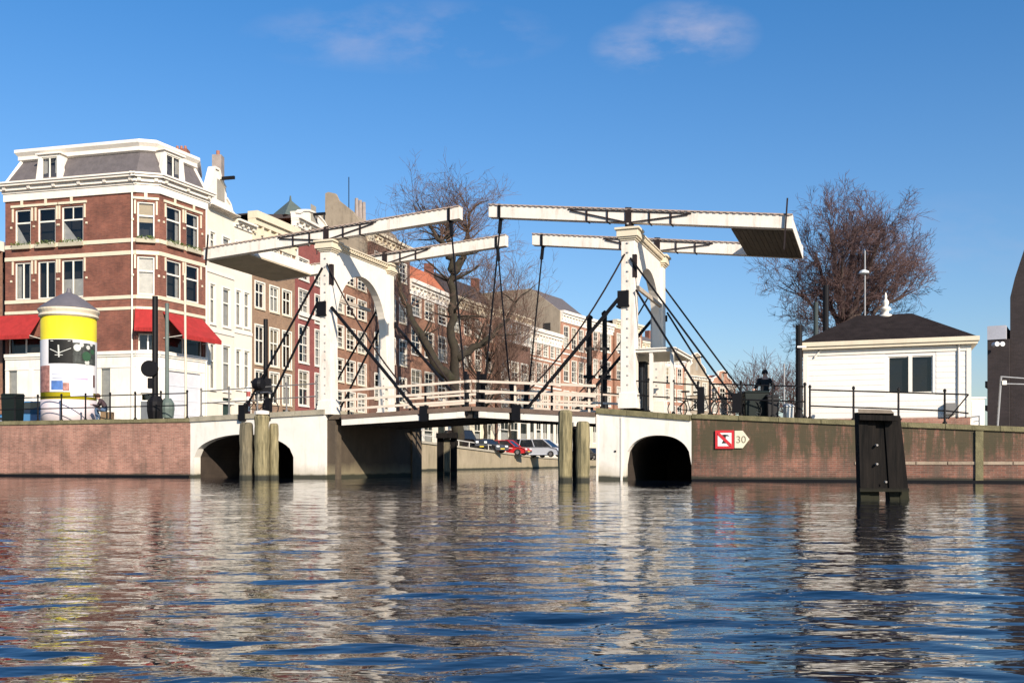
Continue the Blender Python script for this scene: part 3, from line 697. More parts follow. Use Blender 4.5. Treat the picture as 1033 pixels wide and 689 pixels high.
# ------------------------------------------------------------------ facade tools
def window(parent, M, x0, x1, z0, z1, frame, bars='sash', depth=.14, curt=None, sill=None, lintel=None, fw=.07, surround=None):
    mb = MB(M); d0 = depth - .05; d1 = depth
    mb.box(x0, x0 + fw, d0, d1, z0, z1); mb.box(x1 - fw, x1, d0, d1, z0, z1); mb.box(x0 + fw, x1 - fw, d0, d1, z0, z0 + fw); mb.box(x0 + fw, x1 - fw, d0, d1, z1 - fw, z1)
    H = z1 - z0; Wd = x1 - x0; b = .045
    if bars in ('sash', 'cross', 'grid'):
        zz = z0 + H * (.62 if bars != 'grid' else .5); mb.box(x0 + fw, x1 - fw, d0 + .005, d1 - .005, zz - b, zz + b)
        if bars == 'cross': mb.box((x0 + x1) / 2 - b * .7, (x0 + x1) / 2 + b * .7, d0 + .008, d1 - .008, z0 + fw, z1 - fw)
        if bars == 'grid':
            mb.box((x0 + x1) / 2 - b * .6, (x0 + x1) / 2 + b * .6, d0 + .008, d1 - .008, z0 + fw, z1 - fw)
            for q in (.25, .75): mb.box(x0 + fw, x1 - fw, d0 + .01, d1 - .01, z0 + H * q - b * .5, z0 + H * q + b * .5)
        if bars == 'sash' and Wd > 1.3: mb.box((x0 + x1) / 2 - b * .6, (x0 + x1) / 2 + b * .6, d0 + .008, d1 - .008, zz, z1 - fw)
    if bars == 'double': mb.box((x0 + x1) / 2 - b, (x0 + x1) / 2 + b, d0 + .005, d1 - .005, z0 + fw, z1 - fw)
    w_ = mb.build('window', frame, parent)
    mb = MB(M); mb.add([(x0 + fw * .5, d1 - .012, z0 + fw * .5), (x1 - fw * .5, d1 - .012, z0 + fw * .5), (x1 - fw * .5, d1 - .012, z1 - fw * .5), (x0 + fw * .5, d1 - .012, z1 - fw * .5)], [(0, 1, 2, 3)]); mb.build('pane', GLASS, w_)
    if curt:
        mb = MB(M)
        if curt == 'sides':
            for (a, c) in ((x0 + .03, x0 + Wd * .25), (x1 - Wd * .25, x1 - .03)): mb.add([(a, d1 + .1, z0), (c, d1 + .13, z0), (c, d1 + .13, z1), (a, d1 + .1, z1)], [(0, 1, 2, 3)])
            mt = curtain
        elif curt == 'low': mb.add([(x0, d1 + .1, z0), (x1, d1 + .1, z0), (x1, d1 + .1, z0 + H * .5), (x0, d1 + .1, z0 + H * .5)], [(0, 1, 2, 3)]); mt = curtain
        elif curt == 'diag': mb.add([(x0, d1 + .03, z0), (x0 + Wd * .75, d1 + .03, z0), (x0 + Wd * .3, d1 + .03, z0 + H * .38), (x0, d1 + .03, z0 + H * .62)], [(0, 1, 2, 3)]); mt = curtain
        else:
            k = {'blind': .45, 'full': 0.0}.get(curt, .3); mb.add([(x0, d1 + .08, z0 + H * k), (x1, d1 + .08, z0 + H * k), (x1, d1 + .08, z1), (x0, d1 + .08, z1)], [(0, 1, 2, 3)]); mt = blind if curt == 'blind' else curtain
        mb.build('curtain', mt, w_)
    if sill is not None:
        mb = MB(M); mb.box(x0 - .08, x1 + .08, -.09, d0, z0 - .11, z0 - .002); mb.build('sill', sill, w_)
    if lintel is not None:
        mb = MB(M); mb.box(x0 - .1, x1 + .1, -.03, -.002, z1 + .004, z1 + .22); mb.build('lintel', lintel, w_)
    if surround is not None:
        mb = MB(M); g = .1; mb.box(x0 - g, x0 - .001, -.035, d0, z0, z1 + g); mb.box(x1 + .001, x1 + g, -.035, d0, z0, z1 + g); mb.box(x0 - .001, x1 + .001, -.035, d0, z1 + .001, z1 + g); mb.build('frame', surround, w_)
    return w_
def facade(parent, M, Wd, z0, z1, ops, m, thick=.3, name='wall'):
    """wall slab in local x,z with rectangular holes ops=[(x0,x1,z0,z1)], front at y=0"""
    xs = sorted({0, Wd, *[round(v, 4) for o in ops for v in o[:2]]}); zs = sorted({z0, z1, *[round(v, 4) for o in ops for v in o[2:4]]})
    def hole(x, z): return any(o[0] < x < o[1] and o[2] < z < o[3] for o in ops)
    mb = MB(M)
    for i in range(len(xs) - 1):
        for j in range(len(zs) - 1):
            if hole((xs[i] + xs[i + 1]) / 2, (zs[j] + zs[j + 1]) / 2): continue
            mb.add([(xs[i], 0, zs[j]), (xs[i + 1], 0, zs[j]), (xs[i + 1], 0, zs[j + 1]), (xs[i], 0, zs[j + 1])], [(0, 1, 2, 3)])
    for o in ops:
        a, b, c, d = o[:4]
        mb.add([(a, 0, c), (b, 0, c), (b, 0, d), (a, 0, d), (a, thick, c), (b, thick, c), (b, thick, d), (a, thick, d)], [(0, 4, 5, 1), (1, 5, 6, 2), (2, 6, 7, 3), (3, 7, 4, 0)])
    w_ = mb.build(name, m, parent)
    return w_
def frameM(a, b):
    a, b = Vector((a[0], a[1], 0)), Vector((b[0], b[1], 0)); return Matrix.Translation(a) @ Matrix.Rotation(math.atan2(b.y - a.y, b.x - a.x), 4, 'Z'), (b - a).length
def xloc(px, a, b):
    """distance along facade line a->b where the photo column px meets it"""
    u = (px - 516.5) / 1000; dx, dy = b[0] - a[0], b[1] - a[1]; L = math.hypot(dx, dy)
    return (u * a[1] - a[0]) / (dx - u * dy) * L
def zloc(py, px, a, b):
    L = math.hypot(b[0] - a[0], b[1] - a[1]); k = xloc(px, a, b) / L; return zat(py, a[1] + (b[1] - a[1]) * k)

# ------------------------------------------------------------------ the corner house
A, B, C_, D_ = (-30.8, 60.25), (-22.0, 58.0), (-20.75, 58.35), (-19.15, 62.1)
back = [(-30.5, 70.0), (-27.5, 72.5), (-20.2, 65.9)]
ch = thing('corner_house', ((B[0] + C_[0]) / 2, 58.1, 2.2), 'tall brick corner house with slate mansard, white cornice and red awnings', 'house')
ZG, ZB1, ZC0, ZC1 = 2.2, 7.15, 16.45, 17.45
def zf(y): return zat(y, 58.0)
rowT = (zf(240), zf(203)); rowM = (zf(297), zf(258)); rowA = (zf(353.5), zf(336))
facs = [(A, B, [(15, 31), (38, 56), (62, 84)], 'front'), (B, C_, [(138.5, 156)], 'chamfer'), (C_, D_, [(168, 183), (188, 201)], 'side')]
frame_m = mat('window_frame_paint', (.74, .70, .60), .5, .08, 3)
fl_m = mat('planter_leaves', (.10, .14, .03), .9, .4, 8)
for (a, b, cols, nm) in facs:
    M, Wd = frameM(a, b); ops = []; spec = []
    for i, (p0, p1) in enumerate(cols):
        x0, x1 = xloc(p0, a, b), xloc(p1, a, b)
        ops += [(x0, x1, *rowT), (x0, x1, *rowM)]
        spec += [(x0, x1, *rowT, 'T', i), (x0, x1, *rowM, 'M', i)]
    if nm == 'front':
        x0, x1 = xloc(0, a, b), xloc(42, a, b); ops.append((.15, x1, *rowA)); spec.append((.15, x1, *rowA, 'A', 0))
        for p0, p1 in ((8, 18), (101, 112)):
            x0, x1 = xloc(p0, a, b), xloc(p1, a, b); ops.append((x0, x1, zf(415), zf(368))); spec.append((x0, x1, zf(415), zf(368), 'G', 0))
    if nm == 'chamfer':
        x0, x1 = .12, Wd - .12; ops.append((x0, x1, *rowA)); spec.append((x0, x1, *rowA, 'A', 0))
        ops.append((.25, Wd - .25, zf(437), zf(396))); spec.append((.25, Wd - .25, zf(437), zf(396), 'D', 0))
    if nm == 'side':
        ops.append((.5, Wd - .3, *rowA)); spec.append((.5, Wd - .3, *rowA, 'A', 0))
        ops.append((.7, Wd - .5, zf(432), zf(372))); spec.append((.7, Wd - .5, zf(432), zf(372), 'P', 0))
    up = [o for o in ops if o[2] > ZB1]; lo = [o for o in ops if o[2] <= ZB1]
    up_c = [(o[0], o[1], max(o[2], ZB1 + .02), o[3]) for o in up]
    facade(ch, M, Wd, ZB1, ZC0, up_c, B_front, name='wall')
    facade(ch, M, Wd, ZG - .3, ZB1 - .002, lo, white_wall, name='ground_floor_wall')
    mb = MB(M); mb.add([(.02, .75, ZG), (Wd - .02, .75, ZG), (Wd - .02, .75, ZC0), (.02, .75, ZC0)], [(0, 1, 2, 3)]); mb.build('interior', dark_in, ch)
    for (x0, x1, z0, z1, k, i) in spec:
        if k == 'T':
            w_ = window(ch, M, x0, x1, z0, z1, frame_m, 'sash', .12, curt=('diag' if nm == 'front' and i != 1 else 'blind' if nm == 'chamfer' else 'sides' if nm == 'side' else None), fw=.085, surround=None, sill=None)  # chamfer blind: pale sheet in place of the reflection in the glass
            mb = MB(M); mb.box(x0 - .05, x1 + .05, -.2, -.01, z0 - .28, z0 - .05); fb = mb.build('flower_box', mat('planter_box', (.42, .38, .28), .8), ch)
            mb = MB(M)
            for q in range(170):
                c = Vector((rnd.uniform(x0 - .05, x1 + .05), rnd.uniform(-.24, -.03), z0 + rnd.uniform(-.16, .2) * rnd.random())); s_ = rnd.uniform(.04, .09)
                r3 = [Vector((rnd.uniform(-1, 1), rnd.uniform(-1, 1), rnd.uniform(-1, 1))) * s_ for _ in range(3)]; mb.add([c + r for r in r3], [(0, 1, 2)])
            mb.build('plants', fl_m, fb)
        elif k == 'M': window(ch, M, x0, x1, z0, z1, frame_m, 'sash' if nm != 'front' else 'double', .12, curt=('full' if nm == 'chamfer' else 'sides' if i == 0 else 'low' if i == 2 else None), fw=.085)  # chamfer curtain stands in for pale reflecting glass
        elif k == 'A': window(ch, M, x0, x1, z0, z1, frame_m, 'double', .2, fw=.07)
        elif k == 'G': window(ch, M, x0, x1, z0, z1, frame_m, 'none', .06, curt='full', fw=.07)
        elif k == 'D':
            mb = MB(M); mb.box(x0, x1, .12, .17, z0, z1 - .5); dr = mb.build('door', mat('grey_door', (.10, .11, .12), .5), ch)
            mb = MB(M); mb.box(x1 - .2, x1 - .15, .07, .12, z0 + 1.0, z0 + 1.1); mb.build('handle', iron, dr)
            window(dr, M, x0, x1, z1 - .5, z1, frame_m, 'none', .15)
        else:
            mb = MB(M); mb.box(x0, x1, .1, .16, z0, z1)
            for q in range(1, 4): zq = z0 + (z1 - z0) * q / 4; mb.box(x0, x1, .08, .1, zq - .02, zq + .02)
            mb.build('shop_shutter', mat('pale_shutter', (.55, .55, .57), .6, .1), ch)
    # flat masonry lintels / stone blocks over windows, white bands
    mb = MB(M)
    for (y0, y1, pr) in ((240, 244, .05), (252.5, 256.5, .05), (297.5, 301, .05), (312, 309, .04)):
        z1_, z0_ = zf(min(y0, y1)), zf(max(y0, y1)); xb = 0.0
        segs = []
        if y0 < 250 or y0 == 312:
            edges = sorted([(o[0] - .02, o[1] + .02) for o in up if o[3] > z0_ and o[2] < z1_ + .05])
            for e0, e1 in edges:
                if e0 > xb: segs.append((xb, e0)); xb = e1
            segs.append((xb, Wd))
        else: segs = [(0, Wd)]
        for e0, e1 in segs:
            if e1 > e0 + .02: mb.box(e0, e1, -pr, -.002, z0_, z1_)
    for (p0, p1) in cols:
        x0, x1 = xloc(p0, a, b), xloc(p1, a, b)
        for z in (rowT[1], ): mb.box(x0 - .25, x1 + .25, -.07, -.002, z + .12, z + .26); mb.box((x0 + x1) / 2 - .09, (x0 + x1) / 2 + .09, -.1, -.072, z + .1, z + .5)
        for (r_, hh) in ((rowT, .45), (rowM, .45)):
            for xx in (x0 - .17, x1 + .07): mb.box(xx, xx + .1, -.06, -.002, r_[1] - .75, r_[1] + .05)
            for xx in (x0 - .3, x1 + .18): mb.box(xx, xx + .12, -.05, -.002, (r_[0] + r_[1]) / 2 - .06, (r_[0] + r_[1]) / 2 + .06)
    mb.build('stone_trim', cream, ch)
    # ground floor mouldings
    mb = MB(M)
    for (z0_, z1_, pr) in ((ZB1 - .18, ZB1 + .02, .12), (ZB1 - .3, ZB1 - .18, .06), (ZB1 - .95, ZB1 - .9, .03), (ZG, ZG + .75, .05)):
        if z0_ == ZG: mb.box(0, .2, -.05, -.002, z0_, z1_); mb.box(Wd - .2, Wd, -.05, -.002, z0_, z1_)
        else: mb.box(0, Wd, -pr, -.002, z0_, z1_)
    for q in range(int(Wd / 1.7) + 1):
        xx = min(q * 1.75, Wd - .26)
        if any(o[0] - .05 < xx + .26 and xx < o[1] + .05 for o in lo): continue
        mb.box(xx, xx + .26, -.06, -.003, ZG + .75, ZB1 - .95)
    mb.build('plaster_moulding', white, ch)
    # cornice
    mb = MB(M); e = .35
    mb.box(-.06, Wd + .06, -.10, .25, ZC0 - .04, ZC0 + .42); mb.box(-.12, Wd + .12, -.16, .25, ZC0 + .42, ZC0 + .56)
    mb.box(-.25, Wd + .25, -.5, .25, ZC0 + .80, ZC0 + .93); mb.box(-.3, Wd + .3, -.58, .25, ZC0 + .93, ZC1 + .03); mb.box(-.15, Wd + .15, -.3, .25, ZC0 + .562, ZC0 + .798)
    co = mb.build('cornice', white, ch)
    n = max(1, int(round(Wd / 1.75)))
    for q in range(n + 1):
        mb = MB(M); xx = .1 + (Wd - .35) * q / n; mb.prism([(-.42, ZC0 + .798), (-.302, ZC0 + .798), (-.302, ZC0 + .57), (-.36, ZC0 + .6)], xx, xx + .2, 'YZ'); mb.build('bracket', white, co)
# awnings
def awning(a, b, p0, p1, y0, y1, out, nm='awning'):
    M, Wd = frameM(a, b); x0, x1 = xloc(p0, a, b), xloc(p1, a, b); z0, z1 = zf(y0), zf(y1)
    mb = MB(M); mb.hexa([(x0, -out, z1), (x1, -out, z1), (x1, -.02, z0 - .05), (x0, -.02, z0 - .05)], [(x0, -out, z1 + .05), (x1, -out, z1 + .05), (x1, -.02, z0), (x0, -.02, z0)])
    n = 14
    for q in range(n): xa, xb = x0 + (x1 - x0) * q / n, x0 + (x1 - x0) * (q + 1) / n; mb.hexa([(xa, -out - .02, z1 - .2), (xb - .02, -out - .02, z1 - .2), (xb - .02, -out, z1 - .2), (xa, -out, z1 - .2)], [(xa, -out - .02, z1 + .03), (xb - .02, -out - .02, z1 + .03), (xb - .02, -out, z1 + .03), (xa, -out, z1 + .03)])
    o = mb.build(nm, red_canvas, ch)
    mb = MB(M); mb.tube((x0 + .05, -.03, z1 - .1), (x0 + .05, -out, z1), .025); mb.tube((x1 - .05, -.03, z1 - .1), (x1 - .05, -out, z1), .025); mb.build('arm', frame_m, o)
awning(A, B, -4, 43, 313, 337, 1.1); awning(B, C_, 136.5, 158, 311, 332, .75); awning(C_, D_, 164, 204, 313, 338, 1.5)
# mansard
plan = [A, B, C_, D_, back[2], back[1], back[0]]; cxm = sum(p[0] for p in plan) / 7; cym = sum(p[1] for p in plan) / 7
def inset(k): 
    res = []
    n = len(plan)
    for i in range(n):
        p0, p1, p2 = Vector(plan[i - 1]), Vector(plan[i]), Vector(plan[(i + 1) % n]); d1 = (p1 - p0).normalized(); d2 = (p2 - p1).normalized()
        n1, n2 = Vector((-d1.y, d1.x)), Vector((-d2.y, d2.x)); m_ = (n1 + n2); m_ = m_ / max(.5, m_.length_squared / 2) ; res.append((p1 + m_ * k))
    return res
def ring(mb, r0_, z0, r1_, z1):
    n = len(r0_)
    for i in range(n): j = (i + 1) % n; mb.add([(*r0_[i], z0), (*r0_[j], z0), (*r1_[j], z1), (*r1_[i], z1)], [(0, 1, 2, 3)])
mb = MB(); ring(mb, inset(-.05), ZC1 + .02, inset(.75), 19.05); n = 7; rt = inset(.75); mb.add([(*p, 19.04) for p in rt], [tuple(range(n))]); roof = mb.build('roof', slate, ch)
mb = MB(); i0, i1, i2, i3 = inset(.78), inset(.55), inset(.5), inset(.38)
ring(mb, i0, 18.98, i1, 19.08); ring(mb, i1, 19.08, i1, 19.3); ring(mb, i1, 19.3, i3, 19.5); ring(mb, i3, 19.5, i3, 19.68); mb.add([(*p, 19.68) for p in i3], [tuple(range(n))]); mb.build('roof_parapet', white, roof)
for i in (3, 0): mb = MB(); mb.bar((*inset(-.02)[i], ZC1 + .02), (*inset(.72)[i], 19.05), .16, .16); mb.build('hip_trim', white, roof)
mb = MB(); mb.add([(*p, 2.0) for p in (D_, back[2], back[1], back[0], A)] + [(*p, ZC1) for p in (D_, back[2], back[1], back[0], A)], [(0, 1, 6, 5), (1, 2, 7, 6), (2, 3, 8, 7), (3, 4, 9, 8)]); mb.build('rear_wall', B_front, ch)
def dormer(a, b, p0, p1, y0, y1, par):
    M, Wd = frameM(a, b); x0, x1 = xloc(p0, a, b), xloc(p1, a, b); z0, z1 = zf(y0), zf(y1)
    mb = MB(M); mb.box(x0, x0 + .2, .02, 1.3, z0, z1); mb.box(x1 - .2, x1, .02, 1.3, z0, z1); mb.box(x0, x1, .02, 1.3, z1, z1 + .14); mb.box(x0 - .12, x1 + .12, -.1, 1.3, z1 + .142, z1 + .24); mb.box(x0 + .2, x1 - .2, .02, .5, z0, z0 + .12)
    mb.add([(x0 + .2, .6, z0), (x1 - .2, .6, z0), (x1 - .2, .6, z1), (x0 + .2, .6, z1)], [(0, 1, 2, 3)])
    mb.hexa([(x0 - .22, .03, z0), (x0, .03, z0), (x0, .3, z0), (x0 - .22, .3, z0)], [(x0 - .02, .03, z1), (x0, .03, z1), (x0, .3, z1), (x0 - .02, .3, z1)])
    mb.hexa([(x1, .03, z0), (x1 + .22, .03, z0), (x1 + .22, .3, z0), (x1, .3, z0)], [(x1, .03, z1), (x1 + .02, .03, z1), (x1 + .02, .3, z1), (x1, .3, z1)])
    d = mb.build('dormer', white, par); window(d, M, x0 + .2, x1 - .2, z0 + .12, z1, frame_m, 'double', .12, curt='sides', fw=.06)
dormer(A, B, 38.5, 60, 175.5, 150.5, roof); dormer(C_, D_, 166, 185, 176, 150, roof)
mb = MB(); q = W(183, 140, 62.5); mb.box(q.x - .45, q.x + .45, q.y - .3, q.y + .3, 19.6, 20.3); chm = mb.build('chimney', B_front, roof)
mb = MB(); [mb.tube((q.x + dx, q.y, 20.302), (q.x + dx, q.y, 20.55), .1, .08) for dx in (-.25, 0, .25)]; mb.build('chimney_pot', mat('terracotta', (.3, .12, .07)), chm)
mb = MB(); M, Wd = frameM(A, B); x = xloc(134, A, B); mb.M = M; mb.tube((x, -.08, ZG), (x, -.08, 16.4), .05); M, Wd = frameM(C_, D_); mb.M = M; mb.tube((Wd - .1, -.08, ZG), (Wd - .1, -.08, 16.4), .05); mb.build('downpipe', frame_m, ch)

# ------------------------------------------------------------------ canal houses
def poly_pt(px):
    T = [(200, 62.0), (208, 62.4), (235, 65.5), (262, 68.5), (298, 73), (323, 77), (345, 81), (412, 94), (425, 97), (500, 115), (535, 124), (575, 135), (600, 142), (650, 155), (700, 165), (745, 178)]
    for (a, da), (b, db) in zip(T, T[1:]):
        if a <= px <= b: D = da + (db - da) * (px - a) / (b - a); break
    else: D = T[-1][1]
    return ((px - 516.5) / 1000 * D, D)
def zp(py, P): return zat(py, P[1])
def house(label, p0, p1, ytop, wall, cols, rows, roof='flat', frame=None, trim=None, bars='grid', ridge=None, roofm=None, cornice=.7, curt=None, depth=12, gable=None, door=True, surround=True, sillm=None, belt=None, step=0.0, gf=None):
    a, b = poly_pt(p0), poly_pt(p1); frame = frame or frame_m; trim = trim or white
    if step: 
        n_ = Vector((-(b[1] - a[1]), b[0] - a[0])).normalized(); a = (a[0] - n_.x * step, a[1] - n_.y * step); b = (b[0] - n_.x * step, b[1] - n_.y * step)
    M, Wd = frameM(a, b); zt = zp(ytop, a); zb = landz(a[1]) - .6; zg = max(landz(a[1]), landz(b[1]))
    nm = {'gable': 'gabled_canal_house'}.get(roof, 'canal_house')
    h = thing(nm, ((a[0] + b[0]) / 2, (a[1] + b[1]) / 2, zb), label, 'house')
    zw = zt - cornice; ops = []; nrow = len(rows)
    for ri, (y1, y0) in enumerate(rows):
        for (f0, f1) in cols: ops.append((Wd * f0, Wd * f1, zp(y0, a), min(zp(y1, a), zw - .05)))
    if door:
        dz = zp(rows[-1][1], a)
        dh = min(2.6, dz - zg - .35)
        if dh > 1.6: dop = (Wd * cols[-1][0], Wd * cols[-1][0] + 1.1, zg, zg + dh); ops.append(dop)
        else: door = False
    gops = []
    if gf:
        zg1 = zp(418, a); door = False; ops = [o for o in ops if o[2] > zg1]
        for (f0, f1) in cols: gops.append((Wd * f0 - .1, Wd * f1 + .1, zp(447, a), zp(424, a)))
        facade(h, M, Wd, zb, zg1 - .002, gops, gf, name='ground_floor_wall')
        mb = MB(M); mb.box(0, Wd, -.14, -.003, zg1 - .15, zg1 + .1); mb.build('shop_fascia', trim, h)
        for o in gops: window(h, M, *o, frame, rnd.choice(['double', 'sash', 'none']), .14, curt=rnd.choice([None, 'full', 'low']), fw=.1)
    wl = facade(h, M, Wd, zg1 if gf else zb, zw if cornice else zt, ops, wall)
    mb = MB(M); mb.add([(0, 0, zb), (0, depth, zb), (0, depth, zw), (0, 0, zw)], [(0, 1, 2, 3)]); mb.add([(Wd, 0, zb), (Wd, depth, zb), (Wd, depth, zw), (Wd, 0, zw)], [(0, 1, 2, 3)]); mb.add([(0, depth, zb), (Wd, depth, zb), (Wd, depth, zw), (0, depth, zw)], [(0, 1, 2, 3)])
    mb.build('side_wall', wall, h)
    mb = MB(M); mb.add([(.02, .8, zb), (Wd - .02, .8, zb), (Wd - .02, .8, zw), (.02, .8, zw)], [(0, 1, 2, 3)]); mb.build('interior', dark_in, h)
    nwin = 0
    for o in ops:
        if door and o == dop: continue
        c = rnd.choice([None, 'sides', 'low', 'blind', 'full', 'full']) if curt is None else curt
        window(h, M, *o, frame, bars, .1, curt=c, fw=.09, sill=(sillm or trim), surround=(frame if surround else None))
    if door:
        mb = MB(M); mb.box(dop[0], dop[1], .12, .17, dop[2], dop[3]); d = mb.build('door', mat('dark_green_door', (.02, .04, .03), .4), h); mb = MB(M); mb.box(dop[0] + .1, dop[0] + .15, .06, .12, dop[2] + 1, dop[2] + 1.1); mb.build('handle', frame, d)
    if belt:
        for y in belt: mb = MB(M); mb.box(0, Wd, -.06, -.003, zp(y, a) - .1, zp(y, a) + .1); mb.build('string_course', trim, h)
    if cornice:
        mb = MB(M); mb.box(-.02, Wd + .02, -.1, .3, zw, zw + cornice * .55); mb.box(-.04, Wd + .04, -.3, .3, zw + cornice * .55, zw + cornice * .75); mb.box(-.06, Wd + .06, -.48, .3, zw + cornice * .75, zt)
        n = max(3, int(Wd / .9))
        for q in range(n + 1): xx = (Wd - .2) * q / n; mb.box(xx, xx + .16, -.28, -.102, zw + cornice * .25, zw + cornice * .549)
        mb.build('cornice', trim, h)
    if roof == 'flat':
        mb = MB(M); mb.box(0.02, Wd - .02, .31, depth - .02, zt - .2, zt - .1); mb.build('roof', roofm or darkroof, h)
    if roof == 'pitched':      # ridge parallel to the street
        zr = zp(ridge, a); mb = MB(M); dp = 2.2
        mb.prism([(.1, zt - .15), (dp, zr), (2 * dp, zt - .15)], 0.03, Wd - .03, 'YZ'); rf = mb.build('roof', roofm or tile, h)
        mb = MB(M); mb.box(Wd - .9, Wd - .1, dp - .3, dp + .5, zr - 1, zr + 1.1); mb.build('chimney', B_front, rf)
    if roof == 'gable':
        zr = zp(ridge, a); mb = MB(M); prof = gable or [(0, 0), (0, .08), (.12, .10), (.16, .35), (.32, .55), (.36, .9), (.5, 1.0), (.64, .9), (.68, .55), (.84, .35), (.88, .10), (1, .08), (1, 0)]
        mb.prism([(Wd * x, zt + (zr - zt) * z) for x, z in prof], 0.0, .35); g = mb.build('gable', wall if gable is None else trim, h)
        mb = MB(M)
        for (xa, za), (xb, zb_) in zip(prof[1:-1], prof[2:-1]):
            mb.bar((Wd * xa, .15, zt + (zr - zt) * za + .06), (Wd * xb, .15, zt + (zr - zt) * zb_ + .06), .5, .14)
        mb.build('gable_coping', trim, g)
        mb = MB(M); c0 = Wd / 2; mb.box(c0 - .07, c0 + .07, -1.0, 0, zt + (zr - zt) * .78, zt + (zr - zt) * .78 + .2); mb.build('hoist_beam', iron, g)
        mb = MB(M); zz = zt + (zr - zt) * .25; mb.box(c0 - .45, c0 + .45, -.02, -.002, zz, zz + 1.3); mb.build('hatch', mat('gable_hatch', (.30, .27, .22)), g)
        mb = MB(M); mb.prism([(0.03, zt - .1), (Wd - .03, zt - .1), (Wd / 2, zt + (zr - zt) * .72)], .36, depth - .1); mb.build('roof', tile, h)
    return h, M, Wd, a, b, zt
wh = mat('white_stucco', (.70, .63, .52), .8, .08, 1, .1, streak=.25, stain=(.5, .44, .34))
b_beige = brick('beige_brown_brick', (.27, .155, .085), (.20, .115, .065), (.30, .23, .17), .2)
b_red = brick('dark_red_brick', (.27, .055, .045), (.20, .04, .035), (.2, .12, .1), .2)
b_brown = brick('brown_brick', (.31, .145, .08), (.21, .095, .055), (.19, .13, .1), .25)
b_dark = brick('dark_brown_brick', (.17, .08, .05), (.12, .055, .038), (.11, .08, .065), .25)
b_pink = brick('pinkish_brick', (.40, .18, .105), (.29, .125, .075), (.34, .25, .19), .2)
b_sand = mat('sandy_render', (.31, .25, .18), .9, .35, .5, .2, streak=.8, stain=(.15, .115, .08))

house('white stuccoed house with pointed bell gable and hoist beam beside the brick corner house', 208.5, 236, 206, wh, [(.12, .30), (.58, .85)], [(232, 252), (285, 325), (345, 392)], 'gable', ridge=166, cornice=.15, bars='sash', curt='full', gable=[(0, -.02), (0, .26), (.14, .6), (.26, 1), (.42, 1), (.50, .78), (.66, .62), (.70, .36), (.84, .24), (.9, .08), (1, .02), (1, -.02)], belt=(272, 332, 404))
mbq = MB(); qq = W(218.5, 165, 64.5); mbq.box(qq.x - .3, qq.x + .3, qq.y, qq.y + .7, 17.5, zat(156, 64.5)); o = mbq.build('chimney_stack', mat('grey_render', (.30, .25, .22), .9, .3, 2, .3), bpy.data.objects['gabled_canal_house']); mbq = MB(); 
mbq.tube((qq.x, qq.y + .3, zat(156, 64.5)), (qq.x, qq.y + .3, zat(151, 64.5)), .12); mbq.build('chimney_pot', MATS['terracotta'], o)
house('plain white stuccoed house with a low parapet between the white gable and the brown house', 236.2, 254, 221, wh, [(.1, .38), (.56, .86)], [(243, 258), (292, 328), (352, 392)], 'flat', cornice=.5, bars='sash', curt='full', belt=(334, 404))
house('brown brick house with deep cream attic cornice and tall sashes', 254.2, 297.5, 213, b_beige, [(.07, .27), (.40, .60), (.70, .90)], [(233, 254), (283, 309), (327, 366), (373, 405)], 'flat', trim=cream, cornice=2.0, bars='cross', curt=None, depth=11)
h5 = house('dark red brick house with white pilasters and rounded white top', 297.7, 333, 218, b_red, [(.10, .36), (.55, .82)], [(226, 240), (258, 279), (290, 319), (327, 364), (373, 408)], 'gable', ridge=205, cornice=.7, bars='grid', gable=[(0, 0), (0, .25), (.12, .4), (.2, .7), (.35, .93), (.5, 1), (.65, .93), (.8, .7), (.88, .4), (1, .25), (1, 0)])
M5, W5, hh5, z5 = h5[1], h5[2], h5[0], h5[5]
mb = MB(M5)
for x in (0, W5 - .35): mb.box(x, x + .35, -.08, -.003, z5 - 4.5, z5 - .72)
mb.box(0.36, W5 - .36, -.08, -.003, z5 - 7.2, z5 - 6.9); mb.build('pilaster', white, hh5)
# tall sandy party wall house behind the arch
h6 = house('brown brick house framed by the arch of the portal nearer the corner house', 333.3, 372, 250, b_brown, [(.08, .32), (.40, .62), (.70, .92)], [(262, 280), (292, 312), (326, 348), (360, 383), (393, 412)], 'flat', trim=cream, cornice=.8, depth=12)
h6 = house('dark brown house with bare sandy side wall just right of the drawbridge arch', 372.3, 412, 232, b_dark, [(.10, .30), (.42, .60), (.72, .90)], [(252, 272), (290, 316), (335, 362), (376, 402)], 'flat', roofm=darkroof, trim=cream, cornice=1.0, step=.15)
M6, W6, hh6, z6 = h6[1], h6[2], h6[0], h6[5]; a6 = h6[3]; zr = zat(205, 91)
mb = MB(M6); mb.prism([(.3, z6 - 6), (.3, z6 - .1), (1.6, zr - 1.9), (3.0, zr - .8), (3.3, zr - .2), (4.0, zr), (4.3, zr - .1), (4.4, z6 - 6)], -.28, 0.02, 'YZ'); mb.build('gable_wall', b_sand, hh6)
mb = MB(M6); mb.prism([(.35, z6 - .1), (1.6, zr - 2.1), (3.0, zr - 1.6), (6.0, zr - 1.8), (8, z6 - .1)], .03, W6 - .1, 'YZ'); rf6 = mb.build('roof', b_sand, hh6)
for x in (1.6, 2.3, 3.0): mb = MB(M6); mb.tube((x, 2.2, zr - 2.0), (x, 2.2, zr - .25), .2, .16); mb.build('chimney_pot', MATS['grey_render'], rf6)
mb = MB(M6); mb.tube((.9, 2.6, zr - 1.8), (.9, 2.6, zr + 1.5), .04); mb.build('antenna', iron, rf6)
house('brown brick house with orange tiled roof behind the big bare tree', 412.3, 455, 281, b_brown, [(.06, .26), (.36, .56), (.68, .88)], [(298, 316), (330, 356), (372, 398)], 'pitched', ridge=256, cornice=1.4, trim=white, gf=wh)
